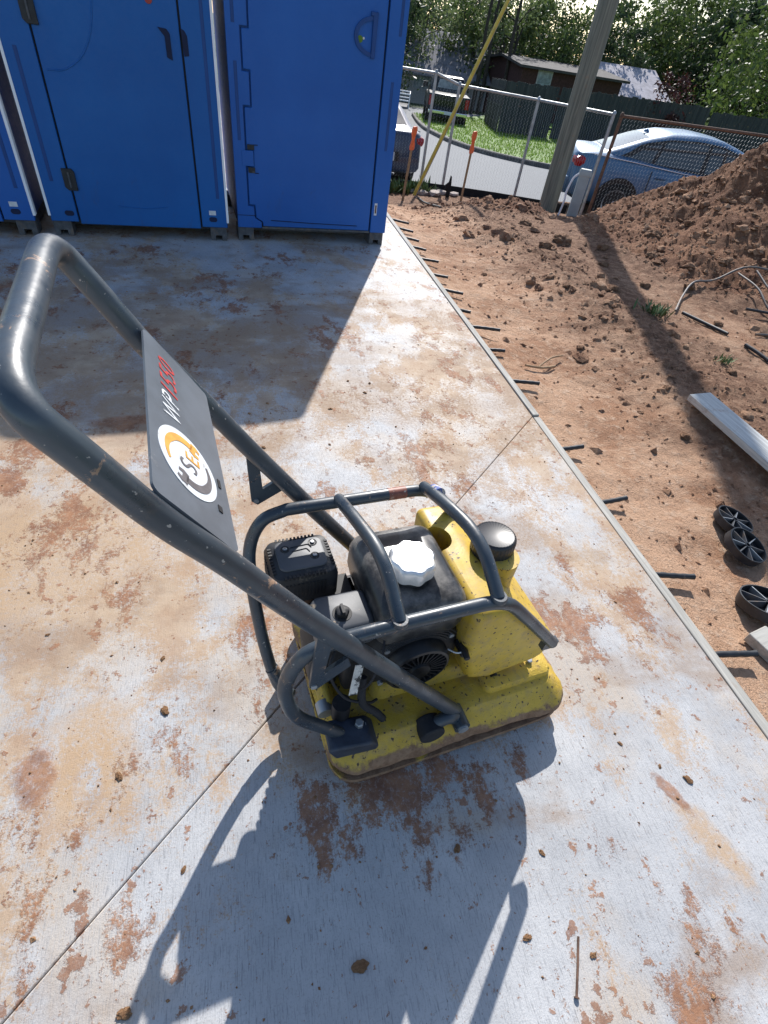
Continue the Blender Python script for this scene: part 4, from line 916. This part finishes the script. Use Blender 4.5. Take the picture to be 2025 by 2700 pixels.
# ------------------------------------------------------------------ vehicles
def car(name, loc, rz, paintm, label, plate=True, group=None):
    K = empty(name, loc, rz); tag(K, label, 'car', group)        # x forward, y left
    st = [(-2.28, .40, .92, .68, .30), (-2.20, .32, 1.00, .80, .24), (-1.9, .24, 1.035, .86, .20), (-1.35, .20, 1.03, .89, .18), (-.6, .18, .985, .90, .17), (.2, .18, .955, .90, .17), (.9, .18, .94, .89, .17), (1.3, .19, .92, .885, .18), (1.75, .20, .86, .86, .2), (2.08, .22, .76, .78, .22), (2.25, .30, .66, .62, .28)]
    fine_ = []
    C_ = catmull([(s_[0], s_[1], s_[2]) for s_ in st], 4); Dm = catmull([(s_[0], s_[3], 0) for s_ in st], 4)
    rings = []
    for c_, d_ in zip(C_, Dm):
        x, zb, zt = c_; hw = d_[1]; half = [(0, zb), (hw * .84, zb), (hw * .95, zb + .06), (hw, zb + .2), (hw * .995, .55 if zt > .7 else .5), (hw * .965, zt - .10), (hw * .93, zt - .03), (hw * .86, zt), (hw * .45, zt + .025), (0, zt + .03)]
        rings.append([(x, y, z) for y, z in half] + [(x, -y, z) for y, z in reversed(half[1:-1])])
    b = MB(); b.loft(rings); BD = b.build('body', paintm, K, smooth=35)
    # greenhouse: roof curve and belt curve
    def roofz(x):
        P_ = [(-1.86, 1.02), (-1.5, 1.16), (-1.1, 1.33), (-.7, 1.435), (-.2, 1.475), (.2, 1.455), (.55, 1.37), (.95, 1.20), (1.38, .965)]
        for i in range(len(P_) - 1):
            if x <= P_[i + 1][0]: 
                t_ = (x - P_[i][0]) / (P_[i + 1][0] - P_[i][0]); return P_[i][1] + (P_[i + 1][1] - P_[i][1]) * t_
        return .96
    def beltz(x): return 1.00 - .032 * (x + 1.8)
    def wb(x): return .80 - .05 * abs(x / 1.8) ** 3
    def gp(x, v):                       # point on the greenhouse side
        zr = roofz(x); zb = min(beltz(x), zr - .002); z = zb + (zr - .05 - zb) * v if zr - .05 > zb else zb
        y = wb(x) - .26 * max(0, (z - .95)) ** 1.0 * .95; return Vector((x, y, z))
    X_ = [-1.86 + 3.24 * k_ / 28 for k_ in range(29)]; rings = []
    for x in X_:
        zr = roofz(x); e1 = gp(x, 1); ring = [gp(x, 0), gp(x, .5), e1]; rw = e1.y
        ring += [Vector((x, rw * .93, (e1.z + zr) / 2 + .012)), Vector((x, rw * .75, zr - .004)), Vector((x, rw * .4, zr)), Vector((x, 0, zr + .004))]
        ring = ring + [Vector((p.x, -p.y, p.z)) for p in reversed(ring[:-1])]; rings.append(ring)
    b = MB(); b.loft(rings); b.build('roof', paintm, K, smooth=35)
    def win(nm, xa, xb, v0, v1, mat, tilt0=0., tilt1=0., off=.006, sd_=1, n=8):
        b = MB(); g0 = []; 
        for k_ in range(n + 1):
            t_ = k_ / n; row = []
            for j in range(4):
                v = v0 + (v1 - v0) * j / 3; x = (xa + tilt0 * j / 3) * (1 - t_) + (xb + tilt1 * j / 3) * t_; p = gp(x, v); row.append((p.x, sd_ * (p.y + off), p.z))
            g0.append(row)
        b.loft(g0, False, False, False); return b.build(nm, mat, K, smooth=60)
    for sd_ in (1, -1):
        win('window_trim', -1.62, 1.12, .02, .95, 'trim_black', .42, -.42, .004, sd_, 16)
        win('rear_window', -.86, -.06, .08, .88, 'glass', .10, .02, .008, sd_); win('front_window', .03, .98, .08, .88, 'glass', .0, -.40, .008, sd_); win('quarter_window', -1.40, -.93, .10, .80, 'glass', .33, .09, .008, sd_, 5)
        for x in (-.88, .02, 1.02):                      # door gaps
            b = MB(); b.box(x - .004, x + .004, sd_ * .884, sd_ * .908, .30, .90); b.build('door_gap', 'trim_black', K)
        for x in (-.78, .14):
            b = MB(); b.box(x, x + .17, sd_ * .885, sd_ * .925, .80, .83); b.build('door_handle', paintm, K, bevel=.008)
        b = MB(); b.tube([(-1.95, sd_ * .83, 1.005), (-1.2, sd_ * .862, .978), (-.4, sd_ * .874, .935), (.4, sd_ * .872, .915), (1.2, sd_ * .855, .895)], .009, 8); b.build('belt_moulding', 'chrome' if paintm == 'car_blue' else paintm, K, smooth=60)
        b = MB(); b.loft([rrect(.98, sd_ * .95, .06, .09, .03, .93), rrect(.99, sd_ * .96, .09, .10, .04, 1.0), rrect(.98, sd_ * .95, .06, .08, .03, 1.06)]); b.build('wing_mirror', paintm, K, smooth=60)
        b = MB(); mx = Matrix.Translation((-2.12, sd_ * .70, .88)) @ Matrix.Rotation(R(sd_ * -18), 4, 'Z'); b.loft([rrect(0, 0, .12, .10, .05, -.09), rrect(0, 0, .145, .125, .06, -.03), rrect(0, 0, .14, .12, .06, .04), rrect(0, 0, .08, .08, .05, .07)], mx=mx); b.build('tail_light', 'lamp_red', K, smooth=60)
        b = MB(); b.loft([rrect(2.02, sd_ * .62, .16, .14, .06, .60), rrect(2.0, sd_ * .62, .17, .15, .06, .68), rrect(1.95, sd_ * .62, .14, .12, .06, .75)]); b.build('headlight', 'lamp_clear', K, smooth=60)
        for x in (-1.34, 1.34):
            b = MB(); b.cyl((x, sd_ * .70, .325), (x, sd_ * .906, .325), .40, n=36); b.build('wheel_arch', 'trim_black', K)
            b = MB(); mx = Matrix.Translation((x, sd_ * .915, .325)) @ Matrix.Rotation(R(-90 * sd_), 4, 'X')
            b.lathe([(.20, -.21), (.31, -.21), (.328, -.19), (.328, -.02), (.31, 0), (.225, .004), (.22, -.03)], 36, mx); WH = b.build('tyre', 'tyre', K, smooth=40)
            b = MB(); b.lathe([(.22, -.04), (.222, .0), (.205, -.008), (.20, -.05)], 30, mx); b.lathe([(.05, -.05), (.05, -.012), (.03, -.005)], 16, mx)
            for q in range(5): b.box(.03, .21, -.028, .028, -.035, -.012, mx @ Matrix.Rotation(2 * math.pi * q / 5, 4, 'Z'))
            b.lathe([(.20, -.08), (.20, -.075)], 24, mx); b.build('rim', 'rim', WH, smooth=40)
    # windscreen and backlight
    for nm, xa, xb in (('backlight', -1.72, -1.05), ('windscreen', .50, 1.28)):
        b = MB(); g0 = []
        for k_ in range(7):
            x = xa + (xb - xa) * k_ / 6; zr = roofz(x); e1 = gp(x, 1).y * .82; g0.append([(x - .004 * 0, y, zr + .011 - .02 * (abs(y) / .7) ** 2) for y in (-e1, -e1 * .5, 0, e1 * .5, e1)])
        b.loft(g0, False, False, False); b.build(nm, 'glass', K, smooth=60)
    b = MB(); b.loft([rrect(-2.24, 0, .06, .72, .05, .34), rrect(-2.27, 0, .07, .76, .05, .42), rrect(-2.26, 0, .06, .75, .05, .60)]); b.build('rear_bumper', paintm, K, smooth=60)
    b = MB(); b.box(-2.352, -2.335, -.26, .26, .52, .68); b.build('plate_recess', 'trim_black', K)
    b = MB(); b.box(-2.362, -2.353, -.155, .155, .525, .675); b.build('license_plate', 'plate_white', K)
    b = MB(); b.lathe([(.05, 0), (.05, .02), (.015, .05)], 12, Matrix.Translation((-1.0, 0, 1.37))); b.build('antenna_fin', paintm, K, smooth=50)
    return K
def car_at(wx, wy, rz, *a, **k_):           # position by the rear right wheel
    c, s_ = math.cos(rz), math.sin(rz); ox = wx - (c * -1.34 - s_ * -.90); oy = wy - (s_ * -1.34 + c * -.90)
    return car('parked_car', (ox, oy, -.76), rz, *a, **k_)
car_at(6.66, 9.72, R(-20), 'car_blue', 'light blue sedan parked behind the soil heap and gate', group='cars parked on the road')
car('parked_car', (2.62, 14.75, tz(2.62, 14.75)), R(97), 'car_dark', 'dark navy sedan seen from behind, beside the blue toilet', group='cars parked on the road')
car('parked_car', (12.6, 9.4, -.72), R(168), 'car_white', 'white car nose-on to the blue sedan behind the soil heap', group='cars parked on the road')

def truck(loc, rz):
    K = empty('pickup_truck', loc, rz); tag(K, 'black pickup truck parked on the side street', 'truck')
    b = MB(); b.prism([(-2.7, .62), (-2.75, .70), (-2.75, 1.22), (-.85, 1.22), (-.8, 1.22), (-.8, 1.05), (2.2, 1.05), (2.75, .98), (2.85, .62)], -.95, .95, 'y'); b.build('body', 'truck_black', K, bevel=.06, seg=3)
    b = MB()
    ring = lambda z, x0, x1, hy: [(x0, -hy, z), (x1, -hy, z), (x1, hy, z), (x0, hy, z)]
    b.loft([ring(1.03, -.82, 1.35, .90), ring(1.20, -.82, 1.25, .89), ring(1.72, -.62, .55, .72), ring(1.78, -.5, .4, .66)]); b.build('cab', 'truck_black', K, bevel=.05, seg=3)
    b = MB(); b.prism([(-.52, 1.30), (.52, 1.30), (.45, 1.66), (-.45, 1.66)], -.01, .01, 'x', Matrix.Translation((-.755, 0, 0)) @ Matrix.Rotation(R(0), 4, 'Y') ); o = b.build('rear_window', 'glass_pale', K); 
    for sd_ in (1, -1):
        b = MB(); b.prism([(-.6, 1.26), (1.0, 1.26), (.55, 1.66), (-.55, 1.66)], -.01, .01, 'y', Matrix.Translation((0, sd_ * .83, 0)) @ Matrix.Rotation(0, 4, 'X')); b.build('side_window', 'glass', K)
        b = MB(); b.box(-2.775, -2.74, sd_ * .74, sd_ * .92, .80, 1.15); b.build('tail_light', 'lamp_red', K)
        b = MB(); b.loft([rrect(1.0, sd_ * 1.05, .06, .12, .03, 1.2), rrect(1.0, sd_ * 1.05, .06, .12, .03, 1.42)]); b.build('wing_mirror', 'truck_black', K)
        for x in (-1.75, 1.75):
            b = MB(); mx = Matrix.Translation((x, sd_ * .96, .42)) @ Matrix.Rotation(R(-90 * sd_), 4, 'X'); b.lathe([(.22, -.28), (.40, -.28), (.42, -.25), (.42, -.03), (.40, 0), (.25, 0), (.24, -.05)], 28, mx); W_ = b.build('tyre', 'tyre', K, smooth=40)
            b = MB(); b.lathe([(.25, -.06), (.24, -.02), (.06, -.02), (.05, 0)], 20, mx); b.build('rim', 'rim', W_, smooth=40)
    b = MB(); b.box(-2.95, -2.72, -.9, .9, .52, .66); b.build('rear_bumper', 'chrome', K, bevel=.03)
    b = MB(); b.box(-2.965, -2.952, -.15, .15, .53, .65); b.build('license_plate', 'plate_white', K)
    b = MB(); b.box(-2.5, 2.5, -.7, .7, .38, .66); b.build('chassis', 'trim_black', K)
    b = MB(); b.box(-2.762, -2.752, -.55, .55, 1.02, 1.06); b.build('tailgate_handle', 'trim_black', K)
truck((9.9, 31.0, tz(9.9, 31.0)), R(76))
def trailer(loc, rz):
    K = empty('utility_trailer', loc, rz); tag(K, 'small utility trailer with upright rails on the side street', 'trailer')
    b = MB(); b.box(-1.5, 1.5, -.85, .85, .48, .56); b.build('bed', 'skid_grey', K)
    for z in (.78, 1.02):
        for sd_ in (-.85, .85): b = MB(); b.cyl((-1.5, sd_, z), (1.5, sd_, z), .022, n=8); b.build('rail', 'white_plastic', K, smooth=50)
        b = MB(); b.cyl((-1.5, -.85, z), (-1.5, .85, z), .022, n=8); b.build('rail', 'white_plastic', K, smooth=50)
    for i in range(7): b = MB(); b.cyl((-1.5, -.85 + i * .283, .5), (-1.5, -.85 + i * .283, 1.04), .018, n=8); b.build('upright', 'white_plastic', K, smooth=50)
    for sd_ in (1, -1):
        b = MB(); mx = Matrix.Translation((0, sd_ * 1.05, .33)) @ Matrix.Rotation(R(-90 * sd_), 4, 'X'); b.lathe([(.12, -.18), (.31, -.18), (.33, -.15), (.33, -.02), (.30, 0), (.1, 0)], 24, mx); b.build('tyre', 'tyre', K, smooth=40)
trailer((6.4, 30.5, tz(6.4, 30.5)), R(165))

# ------------------------------------------------------------------ houses across the street
def house(name, loc, rz, L, Dp, h, rh, wall, roof, wins, label, over=.4):
    K = empty(name, loc, rz); tag(K, label, 'house')
    b = MB(); b.box(-L / 2, L / 2, 0, Dp, -.5, h); b.prism([(0, h), (Dp, h), (Dp / 2, h + rh * .97)], -L / 2 + .01, L / 2 - .01, 'x'); b.build('wall', wall, K)
    b = MB(); t_ = .12; pr = [(-over, h - over * rh / (Dp / 2)), (Dp / 2, h + rh), (Dp + over, h - over * rh / (Dp / 2)), (Dp + over, h - over * rh / (Dp / 2) + t_), (Dp / 2, h + rh + t_), (-over, h - over * rh / (Dp / 2) + t_)]
    b.prism(pr, -L / 2 - .3, L / 2 + .3, 'x'); RF = b.build('roof', roof, K)
    for x, z, w_, hh in wins:
        b = MB(); b.box(x - w_ / 2 - .07, x + w_ / 2 + .07, -.06, .0, z - .07, z + hh + .07); WN = b.build('window', 'siding', K)
        b = MB(); b.box(x - w_ / 2, x + w_ / 2, -.075, -.05, z, z + hh); b.build('pane', 'glass_pale', WN)
house('house', (15.0, 45, tz(15, 45)), R(-10), 9, 8, 1.9, 1.9, 'siding', 'shingle', [(-2.5, .8, 1.1, .9), (2.2, .8, 1.1, .9)], 'low pale house with grey shingle roof behind the pickup truck', .8)
house('house', (19.8, 37.5, tz(19.8, 37.5)), R(-5), 6.5, 8, 2.55, .30, 'brick_far', 'shingle_dark', [(-1.8, 1.75, .8, .7), (.9, 1.75, .8, .7)], 'dark red brick house behind the corner of the timber fence')
house('house', (25.2, 38.5, tz(25.2, 38.5)), R(-8), 4.5, 8, 1.7, 1.5, 'brick_far', 'shingle_pale', [(-2, .9, 1, .8)], 'house with pale shingle roof behind the timber fence', .6)
house('house', (38, 36, tz(38, 36)), R(-18), 10, 8, 2.0, 1.6, 'siding', 'shingle', [(-2, .9, 1, .8)], 'house with dark roof beyond the long timber fence', .6)

# ------------------------------------------------------------------ trees: clumped leaf crowns
def crown(seed, rx, rz_, clumps, leaves, ls, mat, low=-.8):
    r = random.Random(seed); b = MB(); C_ = []
    for i in range(clumps):
        while True:
            p = Vector((r.uniform(-1, 1), r.uniform(-1, 1), r.uniform(low, 1)))
            if .25 < p.length < 1: break
        C_.append((Vector((p.x * rx, p.y * rx, p.z * rz_)), r.uniform(.16, .36) * rx))
    for i in range(leaves):
        c, s_ = r.choice(C_); p = c + Vector((r.gauss(0, .55), r.gauss(0, .55), r.gauss(0, .42))) * s_
        n = Vector((r.gauss(0, 1), r.gauss(0, 1), r.gauss(0, 1) + .4)).normalized(); u = n.orthogonal().normalized(); v = n.cross(u); a = r.uniform(0, 6.28); u, v = u * math.cos(a) + v * math.sin(a), v * math.cos(a) - u * math.sin(a); l = ls * r.uniform(.6, 1.3)
        b.add([p - u * l, p - v * l * .45, p + u * l, p + v * l * .45], [(0, 1, 2, 3)])
    me = bpy.data.meshes.new('crown'); me.from_pydata(b.v, [], b.f); me.materials.append(M[mat]); return me, C_
def trunk_mesh(seed, h, r0, C_, cz):
    r = random.Random(seed); b = MB(); pts = [(r.uniform(-.1, .1) * k_, r.uniform(-.1, .1) * k_, h * k_ / 5) for k_ in range(6)]; b.tube(catmull(pts, 3), r0, 10, r0 * .45)
    for c, s_ in r.sample(C_, min(12, len(C_))):
        k_ = r.randint(2, 5); a = Vector(pts[k_]); e = Vector((c.x, c.y, c.z + cz)); mid_ = (a + e) / 2 + Vector((0, 0, .2)); b.tube(catmull([a, mid_, e], 3), r0 * .35, 6, r0 * .08)
    return b.mesh('trunk', 'bark', 60)
kinds = {}
for nm, (seed, rx, rz_, cl, lv, ls, mat, th, r0, cz, low) in {'mid': (1, 4.2, 4.0, 46, 5200, .19, 'leaf_mid', 5.0, .24, 5.0, -1.), 'pale': (2, 3.6, 4.2, 36, 3200, .17, 'leaf_pale', 5.5, .17, 5.0, -1.), 'dark': (3, 3.4, 4.6, 50, 6000, .19, 'leaf_dark', 4.5, .22, 4.6, -1.), 'bare': (5, 3.6, 3.6, 30, 1500, .15, 'leaf_pale', 6.0, .20, 5.6, -1.), 'red': (4, .95, 1.25, 26, 1900, .075, 'leaf_red', 1.7, .05, 1.75, -1.), 'shrub': (6, 1.3, .9, 22, 1800, .08, 'leaf_pale', .8, .04, .8, -.7)}.items():
    me, C_ = crown(seed, rx, rz_, cl, lv, ls, mat, low); kinds[nm] = (me, trunk_mesh(seed + 20, th, r0, C_, cz), cz)
LB = {'mid': 'leafy mid-green tree beyond the houses and fence', 'pale': 'pale spring-green tree with airy crown across the street', 'dark': 'dense dark evergreen tree across the street', 'bare': 'sparse tree with thin new leaves and bare limbs'}
def tree(kind, x, y, s=1., rz=0., lean=0., label=None, z=None):
    me, tm, cz = kinds[kind]; K = empty('tree' if kind != 'shrub' else 'shrub', (x, y, (tz(x, y) if z is None else z) - .05), rz); K.rotation_euler = (0, lean, rz); K.scale = (s, s, s)
    link('crown', me, K, (0, 0, cz)); link('trunk', tm, K); tag(K, label or LB[kind], 'tree' if kind != 'shrub' else 'shrub', None if label else 'trees across the street, ' + kind)
for a in [('dark', 7.6, 40, .8, .3), ('dark', 9.2, 50, 1.0, 1.9), ('mid', 12.0, 56, 1.0, 1.), ('bare', 16.5, 50, .9, .4), ('pale', 19.5, 58, 1.0, 2.), ('bare', 18.2, 44, .8, 2.2), ('mid', 24.5, 60, .85, 2.8), ('pale', 23.5, 48, .9, .9), ('pale', 31.5, 58, .8, 4.), ('mid', 36.0, 50, 1.05, .2), ('dark', 33.5, 41, .9, 1.), ('mid', 41, 42, 1.05, 3.), ('pale', 36.5, 37, .8, 2.4), ('mid', 46.5, 46, 1.15, 5.), ('dark', 44, 35, 1.0, 4.), ('mid', 50, 38, 1.1, 1.2), ('pale', 30.5, 33.5, .62, .6), ('mid', 38.5, 30, .85, 1.7), ('dark', 47, 31, 1.0, 2.), ('pale', 43, 27.5, .8, 3.3), ('dark', 2.5, 44, .9, .6), ('mid', -4, 50, 1., 2.), ('mid', -14, 48, 1., 3.), ('dark', -24, 46, 1., 1.), ('mid', 60, 44, 1.2, 4.4), ('dark', 58, 30, 1.1, 3.9), ('mid', 15, 64, 1.2, .5), ('dark', 21, 66, 1.1, 1.5), ('mid', 28, 66, .9, 2.5), ('mid', 37, 60, 1.2, 3.5), ('dark', 44, 56, 1.2, 4.5), ('mid', 52, 52, 1.3, 5.5), ('mid', 33.5, 47, 1.0, .7), ('dark', 26.5, 44, .7, 1.7), ('mid', 21.5, 45, .7, 2.7), ('mid', 40, 36, .9, 4.1), ('pale', 13, 48, .8, 3.7), ('mid', 16.6, 46.5, .7, 5.), ('mid', 29.5, 34.5, .6, 2.2), ('mid', 21.8, 46.8, .75, 1.), ('dark', 31.5, 30.5, .55, 3.2), ('mid', 34.5, 27.5, .6, 4.), ('mid', 37.5, 25.5, .7, .3)]: tree(*a)
tree('red', 18.6, 26.0, .98, .4, 0, 'small dark red-leaved tree standing over the timber fence')
tree('mid', 26.6, 27.2, .85, 1.2, R(16), 'leaning thick-trunked tree behind the long timber fence')
tree('shrub', 25.4, 25.4, 1., 0, 0, 'bushy grey-green shrub behind the timber fence near leaning trunk'); tree('shrub', 28.6, 23.8, .9, 2, 0, 'yellow-green shrub showing over the far end of the timber fence')
tree('shrub', 21.6, 26.4, .9, 1, 0, 'pale shrub poking above the timber fence next to the red tree')
# bare young trunks on the lawn edge
for i, (x, y) in enumerate([(14.6, 40.0), (15.6, 41.5), (16.6, 40.5)]):
    b = MB(); b.tube(catmull([(0, 0, -.1), (.1, 0, 2), (.05, .1, 4.5), (.2, 0, 7)], 4), .15, 10, .07); o = b.build('bare_trunk', 'bark', smooth=60); o.location = (x, y, tz(x, y)); tag(o, 'thin bare dark trunk standing in front of the pale house', 'tree', 'bare trunks by the pale house')
